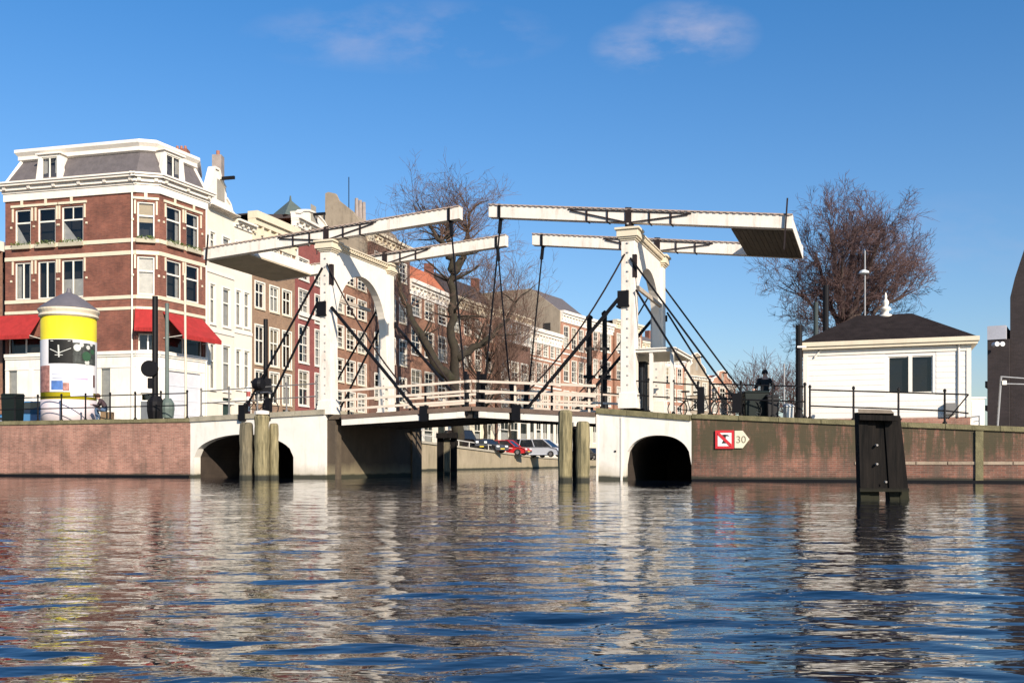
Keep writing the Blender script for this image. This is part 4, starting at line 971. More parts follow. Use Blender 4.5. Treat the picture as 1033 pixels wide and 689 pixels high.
house('brown brick house with white eaves partly hidden by the tree trunk', 455.3, 500, 297, b_pink, [(.06, .2), (.29, .43), (.53, .67), (.78, .92)], [(316, 333), (346, 368), (380, 402)], 'pitched', ridge=272, roofm=darkroof, cornice=1.2, trim=cream, step=-.1, gf=MATS['cream_paint'])
h8 = house('dark brown narrow house with wide white bay window high on its front', 500.3, 533, 312, b_dark, [(.10, .34), (.40, .62), (.70, .92)], [(362, 382), (392, 414)], 'flat', trim=cream, cornice=.9, step=.25, gf=wh)
M8, W8 = h8[1], h8[2]; z0, z1 = zp(341, h8[3]), zp(322, h8[3])
mb = MB(M8); mb.box(W8 * .12, W8 * .88, -.7, -.003, z0 - .3, z0); mb.box(W8 * .12, W8 * .88, -.75, -.003, z1, z1 + .25); mb.box(W8 * .12 + .01, W8 * .88 - .01, -.5, -.004, z0, z1); bay = mb.build('bay', white, h8[0])
Mb = M8 @ Matrix.Translation((0, -.62, 0))
for q in range(3): x0 = W8 * (.14 + .25 * q); window(bay, Mb, x0, x0 + W8 * .22, z0, z1, frame_m, 'cross', .1)
house('pink brick house with white balustrade and tall paired windows', 533.3, 566, 329, b_pink, [(.04, .18), (.24, .38), (.44, .58), (.66, .78), (.84, .96)], [(338, 356), (364, 384), (392, 412)], 'flat', cornice=1.8, belt=(360, 388), gf=wh)
h10 = house('tall pink brick house with steep slate roof and broad bare gable wall', 566.3, 596, 313, b_pink, [(.08, .24), (.34, .50), (.58, .74), (.82, .95)], [(328, 350), (362, 384), (394, 414)], 'flat', cornice=1.5, belt=(356,), gf=wh)
M10, W10, z10 = h10[1], h10[2], h10[5]; zr = zp(293, h10[3])
mb = MB(M10); mb.prism([(.1, z10 - .1), (4.5, zr + .6), (14, zr + .6), (18, z10 - 2.5), (18, 3), (.31, 3)], -.25, .0, 'YZ'); mb.build('gable_wall', b_sand, h10[0])
mb = MB(M10); mb.prism([(.32, z10 - .15), (4.5, zr + .55), (14, zr + .55), (18, z10 - .15)], .02, W10 - .1, 'YZ'); mb.build('steep_roof', slate, h10[0])
mb = MB(M10); mb.box(-.3, -.252, 1.5, 2.6, z10 - 4.2, z10 - 1.6); mb.build('gable_window', dark_in, h10[0])
house('pale brick house with white cornice right of the steep slate roof', 596.3, 618, 322, b_pink, [(.1, .3), (.4, .6), (.7, .9)], [(334, 352), (362, 380), (388, 408)], 'flat', cornice=1.6, gf=MATS['cream_paint'])
house('brown brick house behind the black posts by the shelter', 618.3, 646, 322, b_brown, [(.08, .24), (.3, .46), (.54, .7), (.78, .94)], [(336, 354), (364, 382), (390, 408)], 'flat', cornice=1.3, trim=cream, step=.3)
house('cream fronted house with chimney stack seen between the shelter posts', 646.3, 668, 344, b_sand, [(.1, .3), (.4, .6), (.7, .9)], [(352, 368), (376, 390), (398, 414)], 'pitched', ridge=336, cornice=1.2, trim=cream, roofm=slate)
house('orange brick house with dark chimney block beyond the shelter', 668.3, 690, 362, b_pink, [(.1, .3), (.4, .6), (.7, .9)], [(370, 386), (392, 404), (409, 420)], 'pitched', ridge=353, cornice=1.1, roofm=slate)
house('cream house with tall stepped white gable beyond the stays', 690.3, 715, 378, b_sand, [(.08, .26), (.38, .62), (.74, .92)], [(384, 397), (402, 412), (417, 428)], 'gable', ridge=354, cornice=.5, bars='cross')
house('orange brick end house with small white gable at the end of the canal row', 715.3, 742, 386, b_pink, [(.1, .3), (.4, .6), (.7, .9)], [(390, 402), (406, 416), (420, 430)], 'gable', ridge=372, cornice=.5, bars='cross')
# green copper turret on the brown house
tr = bpy.data.objects['canal_house.001'] if 'canal_house.001' in bpy.data.objects else h6[0]
q = W(293, 222, 78); mb = MB(); mb.lathe([(1.9, q.z), (1.6, q.z + .25), (.1, q.z + 1.5), (.05, q.z + 1.9)], (q.x, q.y, 0), 4); mb.build('turret_roof', copper, tr)
mb = MB(); mb.box(q.x - 3.2, q.x + 2.4, q.y - 1.6, q.y + 1.6, q.z - 3, q.z + .05); mb.build('turret_base', darkroof, tr)
# neighbour at the far left of the corner house
h0 = thing('canal_house', (-36, 62, 2), 'low pale house just left of the brick corner house at the photo edge', 'house')
M, Wd = frameM((-41, 64), (-31.35, 61.0)); facade(h0, M, Wd, 2, 13.6, [(Wd - 1.6, Wd - .5, 10, 12), (Wd - 1.6, Wd - .5, 6, 8.2)], b_brown)
mb = MB(M); mb.box(0, Wd, -.4, .2, 13.6, 14.2); mb.build('cornice', white, h0); mb = MB(M); mb.box(0, Wd, .8, 9, 2, 13.9); mb.build('roof', darkroof, h0)
for z in (10, 6): window(h0, M, Wd - 1.6, Wd - .5, z, z + (2 if z == 10 else 2.2), frame_m, 'sash')

# ------------------------------------------------------------------ bare trees
def rv(r=1.0): return Vector((rnd.uniform(-1, 1), rnd.uniform(-1, 1), rnd.uniform(-1, 1))) * r
def grow(tr, tw, p, d, L, r, lvl, up=.12, gn=.28, minr=.012, kids=(3, 5), spread=.75, curl=.18):
    n = 3 if lvl > 1 else 2; pts = [p]; rs = [r]; dd = d.normalized(); st = []
    for k in range(n):
        dd = (dd + rv(curl) + Vector((0, 0, up * .5))).normalized(); p = p + dd * L / n; pts.append(p); rr = r * (1 - .55 * (k + 1) / n); rs.append(max(rr, minr * .6)); st.append((p, dd, rr))
    (tr if r > .05 else tw).path(pts, rs, 6 if r > .1 else 4 if r > .035 else 3)
    if lvl <= 0: return
    m = rnd.randint(*kids)
    for q in range(m):
        i = rnd.randint(0, n - 1) if q else n - 1; pp, pd, pr = st[i]
        pp = pts[i].lerp(pts[i + 1], rnd.uniform(.3, 1)) if q else pts[-1]
        ax = rv().normalized(); side = (ax - pd * ax.dot(pd)).normalized()
        nd = (pd + side * spread * rnd.uniform(.5, 1.25) + Vector((0, 0, up))).normalized()
        grow(tr, tw, pp, nd, L * rnd.uniform(.58, .82), max(minr, pr * rnd.uniform(.5, .72)), lvl - 1, up, gn, minr, kids, spread, curl)
def tree_obj(name, label, base, paths, shoots, barkm, twigm, group=None):
    t = thing(name, base, label, 'tree', group); tr = MB(); tw = MB()
    for pts, rs in paths:
        P2, R2 = [], []
        for i in range(len(pts) - 1):
            for q in range(4): P2.append(pts[i].lerp(pts[i + 1], q / 4) + rv(.2 * min(1, rs[i] * 3))); R2.append((rs[i] + (rs[i + 1] - rs[i]) * q / 4) * rnd.uniform(.9, 1.12))
        tr.path(P2 + [pts[-1]], R2 + [rs[-1]], 10)
    for (p, d, L, r, lvl, kw) in shoots: grow(tr, tw, Vector(p), Vector(d), L, r, lvl, **kw)
    tr.build('trunk', barkm, t, smooth=True); tw.build('crown', twigm, t)
    return t
# big pruned elm at the canal side, behind the leaves
DT = 82.0
def T(px, py, dd=0): return W(px, py, DT + dd)
zgt = landz(DT)
b0 = T(462, 440); b0.z = zgt
main = [b0, T(460, 405), T(458, 360), T(456, 320), T(455, 285), T(457, 258), T(453, 240), T(451, 228), T(447, 217)]
limbs = [([T(458, 385), T(440, 366, -1), T(425, 340, -1), T(412, 312, 0), T(403, 290, 1), T(398, 268, 1)], [.48, .38, .31, .25, .18, .1]),
         ([T(460, 362), T(478, 352, 1), T(497, 338, 1), T(512, 322, 2), T(520, 305, 2)], [.4, .29, .22, .16, .09]),
         ([T(457, 275), T(466, 258, 1), T(472, 235, 1), T(474, 215, 2)], [.34, .26, .17, .1]),
         ([T(456, 262), T(444, 244, -1), T(433, 228, -1)], [.28, .2, .1])]
sh = []
for i in range(46):
    k = rnd.choice([4, 5, 6, 7, 7, 8]); p = main[k]; an = rnd.uniform(-1, 1) * 1.35
    sh.append((p, (math.sin(an), rnd.uniform(-.6, .6), math.cos(an) + .15), rnd.uniform(1.2, 2.1), .045, 3, dict(up=.03, spread=.85, minr=.012, kids=(2, 4))))
for i in range(16):
    k = rnd.choice([3, 4, 5, 6]); an = rnd.uniform(.5, 1.5) * rnd.choice([-1, 1])
    sh.append((main[k], (math.sin(an), rnd.uniform(-.7, .7), math.cos(an)), rnd.uniform(2.0, 3.2), .10, 4, dict(up=.0, spread=.75, minr=.012, kids=(2, 3), curl=.3)))
for pts, rs in limbs:
    for i in range(7): k = rnd.randint(1, len(pts) - 1); sh.append((pts[k], (rnd.uniform(-1, 1), rnd.uniform(-.7, .7), rnd.uniform(.1, 1)), rnd.uniform(1.5, 2.6), .08, 4, dict(up=.02, spread=.75, minr=.012, kids=(2, 3), curl=.3)))
    for i in range(13):
        k = rnd.randint(max(1, len(pts) - 3), len(pts) - 1); an = rnd.uniform(-1.1, 1.1)
        sh.append((pts[k], (math.sin(an), rnd.uniform(-.6, .6), math.cos(an)), rnd.uniform(1.3, 2.6), .045, 3, dict(up=.05, spread=.75, minr=.012, kids=(2, 4))))
tree_obj('elm_tree', 'big pruned bare tree with thick mossy trunk behind the meeting leaves', b0, [(main, [.52, .42, .37, .33, .29, .25, .21, .18, .17])] + limbs, sh, bark, twig_m)
# slender trees further along the canal
def slender(px, ytop, D, lab, n=16, group='bare trees along the canal bank', rr=.22, wd=1.0):
    base = W(px, 450, D); base.z = landz(D) if px < 640 else 1.0; top = W(px, ytop, D); Ht = top.z - base.z
    pts = [base]; 
    for k in range(1, 7): pts.append(base + Vector((rnd.uniform(-.25, .25) * k * .4, rnd.uniform(-.2, .2), Ht * .72 * k / 6)))
    rs = [rr * (1 - .75 * k / 6) for k in range(7)]; s_ = []
    for i in range(n):
        k = rnd.randint(2, 6); an = rnd.uniform(-1, 1); az = rnd.uniform(0, 6.28)
        s_.append((pts[k], (math.cos(az) * .8 * wd, math.sin(az) * .8 * wd, 1.0), Ht * rnd.uniform(.13, .2), rs[k] * .5, 3, dict(up=.16, spread=.6, minr=.016)))
    return tree_obj('canal_tree', lab, base, [(pts, rs)], s_, bark, twig_m, group)
slender(490, 262, 97, 'slim bare tree rising just right of the big pruned trunk', 44, wd=1.4)
slender(513, 300, 112, 'small bare tree before the house with the white bay window', 34, rr=.16, wd=1.5)
slender(592, 338, 135, 'bare tree in front of the steep slate roofed house', 10, rr=.16)
# big spreading tree behind the hut
DR = 58.0
b1 = W(851, 440, DR); b1.z = 1.6
m1 = [b1, W(851, 400, DR), W(850, 360, DR), W(849, 340, DR)]
lm = []
for (x1_, y1_, x2_, y2_, dd, r) in ((832, 290, 822, 255, 1, .18), (844, 275, 838, 232, -1, .2), (858, 272, 862, 230, 1, .22), (872, 282, 886, 244, -1.5, .22), (880, 296, 902, 268, 1.5, .2), (884, 312, 910, 300, -.5, .18), (826, 315, 808, 296, -1, .14), (866, 300, 872, 256, 3, .18), (848, 300, 850, 254, -3, .18), (878, 304, 900, 290, 3, .16)):
    p0 = m1[-1] if y1_ < 300 else m1[-2]
    lm.append(([p0, p0.lerp(W(x1_, y1_, DR + dd * .6), .5) + rv(.25), W(x1_, y1_, DR + dd * .6), W(x2_, y2_, DR + dd)], [r, r * .8, r * .62, r * .38]))
sh = []
for pts, rs in lm:
    for i in range(19):
        f = rnd.uniform(.25, 3); k = min(2, int(f)); p = pts[k].lerp(pts[k + 1], f - k); out_ = (p - W(853, 330, DR)).normalized()
        d = out_ + rv(.55) + Vector((0, 0, .25)); sh.append((p, d, rnd.uniform(1.0, 1.75), .04, 4 if i % 4 else 3, dict(up=.04, spread=.8, minr=.010, kids=(3, 4), curl=.22)))
tree_obj('spreading_tree', 'wide bare reddish tree spreading above the white hut', b1, [(m1, [.42, .38, .36, .34])] + lm, sh, bark_r, twig_r)
# distant clump
DF = 175.0
for (px, yt, n_, lab) in ((768, 362, 24, 'distant bare reddish tree behind the person in black'), (798, 366, 18, 'distant bare tree between the person in black and the hut')):
    base = W(px, 440, DF); base.z = 1; top = W(px, yt, DF); Ht = top.z - 1
    pts = [base, base + Vector((0, 0, Ht * .3)), base + Vector((.3, 0, Ht * .55))]; s_ = []
    for i in range(n_):
        an = rnd.uniform(-1.35, 1.35); az = rnd.choice([-1, 1]); s_.append((pts[1].lerp(pts[2], rnd.random()), (math.sin(an), rnd.uniform(-.8, .8), math.cos(an)), Ht * .27, .16, 3, dict(up=.05, spread=.8, minr=.035, kids=(3, 4))))
    tree_obj('distant_tree', lab, base, [(pts, [.5, .45, .35])], s_, bark_r, twig_r, None)

# ------------------------------------------------------------------ the white hut
hs0, hs1 = bs(811, 1.3), bs(979, 1.3); hc = bw((hs0 + hs1) / 2, 1.3); DH = hc.y
HM = BM @ Matrix.Translation(((hs0 + hs1) / 2, 1.3, 0))
hut = thing('keeper_hut', (hc.x, hc.y, 1.8), 'white boarded hut with dark hipped roof and white finial on the quay', 'hut')
zb, zt = 2.10, zat(350.5, DH)
siding = mat('hut_siding', (.76, .71, .64), .6, .06, 1.5, .05, streak=.12, stain=(.6, .52, .42))
hw = (hs1 - hs0) / 2; ops = [(bs(896, 1.3) - hs0, bs(941, 1.3) - hs0, zat(397, DH), zat(360, DH))]
Mf = HM @ Matrix.Translation((-hw, 0, 0))
facade(hut, Mf, 2 * hw, zb, zt, ops, siding, .12)
mb = MB(HM); D4 = 4.2
mb.add([(-hw, 0, zb), (-hw, D4, zb), (-hw, D4, zt), (-hw, 0, zt)], [(0, 1, 2, 3)]); mb.add([(hw, 0, zb), (hw, D4, zb), (hw, D4, zt), (hw, 0, zt)], [(0, 1, 2, 3)]); mb.add([(-hw, D4, zb), (hw, D4, zb), (hw, D4, zt), (-hw, D4, zt)], [(0, 1, 2, 3)]); mb.build('side_wall', siding, hut)
mb = MB(Mf); z = zb + .02; k = 0
while z < zt - .2:      # lapped boards
    for (x0, x1) in ((.1, ops[0][0] - .1), (ops[0][1] + .1, 2 * hw - .1)) if ops[0][2] - .25 < z < ops[0][3] + .05 else ((.1, 2 * hw - .1),):
        mb.hexa([(x0, -.014, z), (x1, -.014, z), (x1, -.001, z), (x0, -.001, z)], [(x0, -.008, z + .175), (x1, -.008, z + .175), (x1, -.001, z + .175), (x0, -.001, z + .175)])
    z += .182
mb.build('boarding', siding, hut)
mb = MB(Mf)
for x in (0, 2 * hw - .1): mb.box(x - .02, x + .12, -.045, -.002, zb, zt)
mb.box(.12, 2 * hw - .12, -.04, -.024, zt - .2, zt - .02); mb.build('corner_board', white, hut)
wx0, wx1, wz0, wz1 = ops[0]; wdw = window(hut, Mf, wx0, wx1, wz0, wz1, white, 'none', .08, fw=.035)
mb = MB(Mf); mb.box((wx0 + wx1) / 2 - .06, (wx0 + wx1) / 2 + .06, -.02, .03, wz0, wz1); mb.build('mullion', white, wdw)
mb = MB(Mf); mb.add([(wx0, .14, wz0), (wx1, .14, wz0), (wx1, .14, wz1), (wx0, .14, wz1)], [(0, 1, 2, 3)]); mb.build('dark_blind', mat('black_blind', (.012, .011, .011), .9), wdw)
mb = MB(HM); e = .2; mb.box(-hw - e, hw + e, -e, D4 + e, zt, zt + .1); mb.box(-hw - e - .05, hw + e + .05, -e - .05, D4 + e + .05, zt + .1, zt + .24); mb.build('eaves', cream, hut)
mb = MB(HM); zr = zat(319, DH + 2); e = .18; zz = zt + .242
mb.add([(-hw - e, -e, zz), (hw + e, -e, zz), (hw + e, D4 + e, zz), (-hw - e, D4 + e, zz), (-.9, D4 / 2, zr + .05), (.9, D4 / 2, zr + .05)], [(0, 1, 5, 4), (1, 2, 5), (2, 3, 4, 5), (3, 0, 4)])
rf = mb.build('roof', mat('hut_roof', (.024, .018, .017), .95, .5, 3, .7, spec=.1), hut)
fp = HM @ Vector((bs(893.5, 3.4) - (hs0 + hs1) / 2, 2.1, zr - .05))
mb = MB(); mb.lathe([(.22, 0), (.22, .08), (.1, .12), (.1, .22), (.19, .27), (.17, .33), (.07, .4), (.11, .5), (.1, .56), (.035, .66), (.05, .74), (.01, .88)], fp, 14); mb.build('finial', white, rf, smooth=True)
mb = MB(Mf); mb.box(0, 2 * hw, -.02, .12, 1.2, zb - .002); mb.build('brick_base', B_quay, hut)
mb = MB(Mf); mb.tube((2 * hw - .35, -.05, zb), (2 * hw - .35, -.05, zt), .035); mb.tube((.35, -.06, zt - .25), (.55, -.06, zt - .02), .03); mb.build('downpipe', white, hut)
mb = MB(Mf); xx = 2 * hw - .75; mb.box(xx, xx + .3, -.2, -.025, zat(419, DH), zat(408, DH)); mb.build('meter_box', mat('meter_grey', (.2, .19, .18), .6), hut)
an = thing('white_cabinet', W(986, 428, 35.4), 'small white cabinet against the right end of the hut', 'cabinet')
q = W(986, 428, 35.4); mb = MB(); mb.box(q.x - .26, q.x + .26, q.y, q.y + .8, 1.4, zat(402, 35.4)); mb.build('body', siding, an, bevel=.02); mb = MB(); mb.box(q.x - .3, q.x + .3, q.y - .04, q.y + .84, zat(402, 35.4) + .002, zat(402, 35.4) + .05); mb.build('lid', white, an)
mb = MB(); mb.box(q.x - .2, q.x + .2, q.y - .02, q.y - .002, 1.7, zat(405, 35.4)); mb.build('door', white, an)
bp_ = thing('bollard_box', W(960, 440, 33.5), 'small white block on the quay edge under the hut corner', 'block')

# tidy: that block as one mesh under its empty
q = W(979, 436, 34.3); mb = MB(); mb.box(q.x - .06, q.x + .06, q.y - .06, q.y + .06, 1.55, zat(425, 34.3)); mb.box(q.x - .12, q.x + .12, q.y - .1, q.y + .1, 1.55, 1.68); mb.build('body', white, bp_)

# dark building at the right edge
db = thing('dark_building', W(1040, 440, 47), 'dark gabled building at the right edge of the photo', 'building')
P0 = W(1003, 430, 47); P1 = W(1018, 430, 47)
bp0 = W(1019, 400, 47); DM = Matrix.Translation((bp0.x, bp0.y, 0)) @ Matrix.Rotation(R(-31), 4, 'Z'); ze = zat(300, 47)
mb = MB(DM)
mb.prism([(0, 1), (12, 1), (12, 14.5), (1.75, 14.5), (.2, ze + .9), (0, ze)], 0, 9); db_m = brick('blackened_brick', (.035, .025, .024), (.025, .018, .017), (.04, .03, .03), .3); mb.build('wall', db_m, db)
mb = MB(DM); mb.box(-.95, -.01, -.3, 7, 1, zat(342, 46.8)); mb.build('low_wing', db_m, db)
mb = MB(DM); mb.box(-.95, -.15, -.35, 6, zat(341.9, 46.8), zat(328, 46.8)); mb.build('penthouse', mat('pale_panel', (.42, .42, .46), .7), db)
mb = MB()
for x in (1006, 1011.5): q = W(x, 347, 46.35); mb.tube(q, q + Vector((0, .35, 0)), .11, .11, 12)
mb.build('round_light', mat('lamp_glass_white', (.7, .7, .68), .4), db)
mb = MB(DM); mb.box(-1.05, -.96, -.3, 7, 4.2, 4.5); mb.box(-1.05, -.96, -.3, 7, 3.1, 3.35); mb.build('ledge', iron, db)
mb = MB(DM)
for z in (2.6, 4.4):
    for x in (1.2, 3.0): mb.box(x, x + .9, -.03, -.002, z, z + 1.1)
mb.build('window', mat('grimy_glass', (.03, .035, .04), .15), db)

# tubular gate frame
gt = thing('tube_gate', W(1010, 436, 33), 'pale tubular gate frame beside the dark building', 'gate')
Dg = 33.0; galv = mat('galvanised_tube', (.30, .30, .30), .5, .2, 4)
mb = MB(); a0, a1 = W(1006, 434, Dg), W(1010, 380, Dg); mb.path([a0, a1, W(1050, 383, Dg + .4), W(1050, 436, Dg + .4)], .035, 8); mb.tube(W(1009, 387, Dg), W(1050, 388, Dg + .4), .02); mb.build('frame', galv, gt)
mb = MB(); q = W(1013, 386, Dg - .05); mb.box(q.x - .07, q.x + .07, q.y - .03, q.y, q.z - .07, q.z + .07); mb.build('plate', white, gt)
mb = MB(); q = W(1003, 436, 32.4); mb.box(q.x - .38, q.x + .38, q.y - .2, q.y + .2, 1.62, 1.74); o = mb.build('stone_block', stone); tag(o, 'flat pale stone slab on the quay edge under the tube gate', 'stone slab')

# ------------------------------------------------------------------ sign on the mossy quay
sg = thing('mooring_sign', bw(bs(739, -.05), -.05, 1.5), 'red bordered no-mooring sign with white arrow board on the mossy quay', 'sign')
sA, sB = bs(721.5, -.06), bs(740.5, -.06); zA, zB = bz(730, 452.5, -.06), bz(730, 434, -.06)
redp = mat('sign_red', (.55, .03, .035), .5, .1, 4); signw = mat('sign_white', (.78, .76, .70), .5, .06, 4); blk = mat('sign_black', (.02, .02, .02), .5)
mb = MB(BM); mb.box(sA, sB, -.06, -.03, zA, zB); plate = mb.build('red_plate', redp, sg)
mb = MB(BM); g = .085; mb.box(sA + g, sB - g, -.066, -.061, zA + g, zB - g); mb.build('white_field', signw, plate)
Ms = BM @ Matrix.Translation(((sA + sB) / 2, -.071, (zA + zB) / 2)); mb = MB(Ms); k = .5
mb.prism([(-.17 * k * 1.2, .28 * k), (-.2, .16), (.2, .16), (.14, .2), (.06, .21), (-.1, .21)], -.0, .004) if False else None
mb.prism([(-.17, .11), (.17, .11), (.11, .155), (0, .17), (-.11, .155)], 0, .004); mb.prism([(-.045, .11), (.045, .11), (.035, -.02), (.10, -.13), (-.10, -.13), (-.035, -.02)], 0, .004); mb.build('bollard_symbol', blk, plate)
mb = MB(Ms); h_ = (sB - sA) / 2 - g; v_ = (zB - zA) / 2 - g; mb.prism([(-h_, v_), (-h_ + .07, v_), (h_, -v_ + .07), (h_, -v_), (h_ - .07, -v_), (-h_, v_ - .07)], -.004, -.001); mb.build('diagonal_bar', redp, plate)
sC, sD = sB + .02, bs(756, -.06); zm = (zA + zB) / 2; hh = .29
mb = MB(BM); mb.prism([(sC, zm - hh), (sD - .22, zm - hh), (sD, zm), (sD - .22, zm + hh), (sC, zm + hh)], -.055, -.03); arrow = mb.build('arrow_board', mat('sign_cream', (.72, .66, .48), .6, .08, 4), sg)
cu_ = bpy.data.curves.new('t', 'FONT'); cu_.body = '30'; cu_.size = .34; cu_.extrude = .002; to = bpy.data.objects.new('t', cu_); COL.objects.link(to)
bpy.context.view_layer.update(); me = bpy.data.meshes.new_from_object(to.evaluated_get(bpy.context.evaluated_depsgraph_get())); COL.objects.unlink(to); bpy.data.objects.remove(to)
TM = BM @ Matrix.Translation((sC + .04, -.06, zm - .12)) @ Matrix.Rotation(R(90), 4, 'X'); L = sg.location
me.transform(Matrix.Translation(-L) @ TM); me.materials.clear(); me.materials.append(mat('faded_ink', (.22, .19, .13), .7)); o = bpy.data.objects.new('numerals', me); COL.objects.link(o); o.parent = arrow

# ------------------------------------------------------------------ mooring posts
yel = wood_post('weathered_post', (.06, .052, .032), (.20, .165, .10)); yel2 = wood_post('yellow_post', (.08, .07, .034), (.29, .24, .125)); blackw = wood_post('tarred_timber', (.002, .002, .002), (.014, .011, .009))
MATS['tarred_timber'].node_tree.nodes['Principled BSDF'].inputs['Specular IOR Level'].default_value = .15
def post(p0, p1, ytop, D, label, m=None, group=None, lean=0, cap=None, square=False):
    c = W((p0 + p1) / 2, 466, D); r = (p1 - p0) / 2000 * D; zt_ = zat(ytop, D)
    t = thing('mooring_post', (c.x, c.y, 0), label, 'mooring post', group); mb = MB()
    prof = []; nseg = 10
    for k in range(nseg + 1): prof.append((r * (1 + .05 * math.sin(k * 2.1 + p0)), -.8 + (zt_ - .1 + .8) * k / nseg))
    prof += [(r * .86, zt_ - .03), (r * .55, zt_)]
    mb.lathe(prof, (c.x, c.y, 0), 10); mb.build('pile', m or yel, t, smooth=False)
    if cap is not None: mb = MB(); mb.lathe([(r * 1.0, zt_ + .002), (r * 1.02, zt_ + .12), (r * .2, zt_ + .16)], (c.x, c.y, 0), 12); mb.build('cap', cap, t)
    return t
post(241.5, 255.5, 426, 37.2, 'short weathered pile left of the taller white capped pile', yel)
post(256.5, 271.5, 418, 37.0, 'tallest pile with white cap before the wide low arch', yel2, cap=white)
post(271.5, 281, 427, 37.3, 'slim pale pile right of the white capped pile', yel2)
post(563, 577.5, 413.5, 32.2, 'tall mossy yellow pile by the right leaf', yel2)
post(577.5, 582.5, 430, 32.6, 'thin black pile squeezed between two yellow piles', blackw, cap=white)
post(581, 595, 425, 32.0, 'shorter yellow pile beside the white abutment', yel2)
t = thing('mooring_dolphin', W(450, 470, 50), 'black framed timber dolphin standing behind the drawbridge opening', 'mooring post')
for (p0, p1, yt, m) in ((441, 447.5, 437, blackw), (448, 454, 441, yel), (454.5, 461, 436, blackw)):
    c = W((p0 + p1) / 2, 466, 50); r = (p1 - p0) / 2000 * 50; mb = MB(); mb.box(c.x - r, c.x + r, 50 - r, 50 + r, -.8, zat(yt, 50)); mb.build('pile', m, t)
mb = MB(); c0, c1 = W(440, 0, 49.6), W(462, 0, 49.6); mb.box(c0.x, c1.x, 49.5, 49.78, zat(442, 50), zat(437, 50)); mb.build('crossbeam', blackw, t)
# large black dolphin in the foreground
DD = 17.0
t = thing('timber_dolphin', W(886, 500, DD), 'big black tarred timber dolphin leaning in the water before the hut', 'mooring post')
def sl(px, py, dd=0): return W(px, py, DD + dd)
for i, (xt, xb, yt) in enumerate(((868.5, 871.5, 416), (875.5, 881.5, 415), (887, 892, 415), (894.5, 902, 416.5), (901.5, 913, 420))):
    if i in (2,): continue
    mb = MB(); a = sl(xt, yt, i * .02); b = sl(xb, 512 + 14, i * .02); mb.bar(a, b, .155 + .01 * (i % 2), .2); mb.build('pile', blackw, t)
mb = MB(); a = sl(887.5, 415.5, .06); b = sl(893, 493, .06); mb.bar(a, b, .3, .14); mb.build('pile', blackw, t)
mb = MB(); mb.bar(sl(866, 421, -.16), sl(905, 422, -.16), .12, .09); mb.build('crossbeam', blackw, t); mb = MB(); mb.bar(sl(866.5, 494, -.16), sl(916, 494, -.16), .1, .06); mb.build('crossbeam', blackw, t)
mb = MB(); mb.hexa([sl(866, 416.5, -.15), sl(902, 417, -.15), sl(902, 417, .2), sl(866, 416.5, .2)], [sl(865.5, 412.5, -.15), sl(899, 413.5, -.15), sl(899, 413.5, .2), sl(865.5, 412.5, .2)]); mb.build('cap', mat('bleached_timber', (.16, .13, .10), .8, .4, 8), t)
mb = MB()
for (x, y) in ((884, 449), (893, 486), (884, 468)): q = sl(x, y, -.12); mb.tube(q, q + Vector((0, -.05, 0)), .024, .018, 8)
mb.build('bolt', mat('bolt_head', (.25, .23, .21), .6), t)

# ------------------------------------------------------------------ advertising pillar
DP = 45.0; c = W(69.5, 430, DP); rr = 1.17
ad = thing('advertising_pillar', (c.x, c.y, 2.3), 'round yellow and white advertising pillar with grey pointed roof', 'advertising pillar')
Yw = mat('pillar_yellow', (.66, .55, .02), .55, .12, 2, streak=.35, stain=(.42, .34, .05)); paper = mat('poster_paper', (.72, .69, .68), .6, .08, 3)
def zz_(y): return zat(y, DP)
mb = MB(); mb.lathe([(rr, 2.25), (rr, zz_(404))], (c.x, c.y, 0), 40); base = mb.build('base_drum', mat('pillar_base', (.60, .52, .52), .6, .1, 2), ad, smooth=True)
mb = MB(); mb.lathe([(rr + .002, zz_(404)), (rr + .002, zz_(322))], (c.x, c.y, 0), 40); dr = mb.build('drum', Yw, ad, smooth=True)
mb = MB(); mb.lathe([(rr + .02, zz_(322)), (rr + .1, zz_(320.5)), (rr + .06, zz_(318)), (rr + .13, zz_(315)), (rr + .13, zz_(313.5))], (c.x, c.y, 0), 40); mb.build('rim', cream, ad)
mb = MB(); mb.lathe([(rr + .12, zz_(313.4)), (rr + .02, zz_(311)), (rr * .62, zz_(303)), (rr * .28, zz_(297.5)), (rr * .1, zz_(295.5)), (rr * .06, zz_(291))], (c.x, c.y, 0), 40); mb.build('roof', mat('lead_roof', (.12, .11, .12), .6, .2, 3), ad)
def curved(px0, px1, y0, y1, m, name='poster', off=.012, par=None):
    def an(px):
        u = (px - 516.5) / 1000; d = Vector((c.x, c.y)); dirc = math.atan2(-c.y, -c.x)
        lat = (px - 69.5) / 1000 * (DP - .4); return dirc + math.asin(max(-.995, min(.995, lat / (rr + off))))
    off += .012; a0, a1 = an(px0), an(px1); n = 40; mb = MB(); vs = []
    for k in range(n + 1):
        a_ = a0 + (a1 - a0) * k / n
        for z in (zz_(y0), zz_(y1)): vs.append((c.x + (rr + off) * math.cos(a_), c.y + (rr + off) * math.sin(a_), z))
    mb.add(vs, [(2 * k, 2 * k + 2, 2 * k + 3, 2 * k + 1) for k in range(n)]); return mb.build(name, m, par or dr)
darkp = mat('dark_poster', (.012, .012, .011), .6, .4, 5, spec=.2); bluep = mat('blue_poster', (.07, .16, .40), .6, .4, 6); pinkp = mat('rosy_poster', (.36, .17, .14), .6, .7, 7); lav = mat('lavender_ink', (.50, .36, .50), .6)
curved(43, 96, 369, 345, paper, off=.002); curved(43, 96, 397, 369, paper, off=.002)
curved(51, 73, 369, 345.5, darkp, off=.014); curved(73, 94, 369, 348, mat('mottled_poster', (.06, .065, .06), .6, 1.0, 5, spec=.2), off=.016)
po = curved(43.5, 52, 397, 371, pinkp, off=.014)
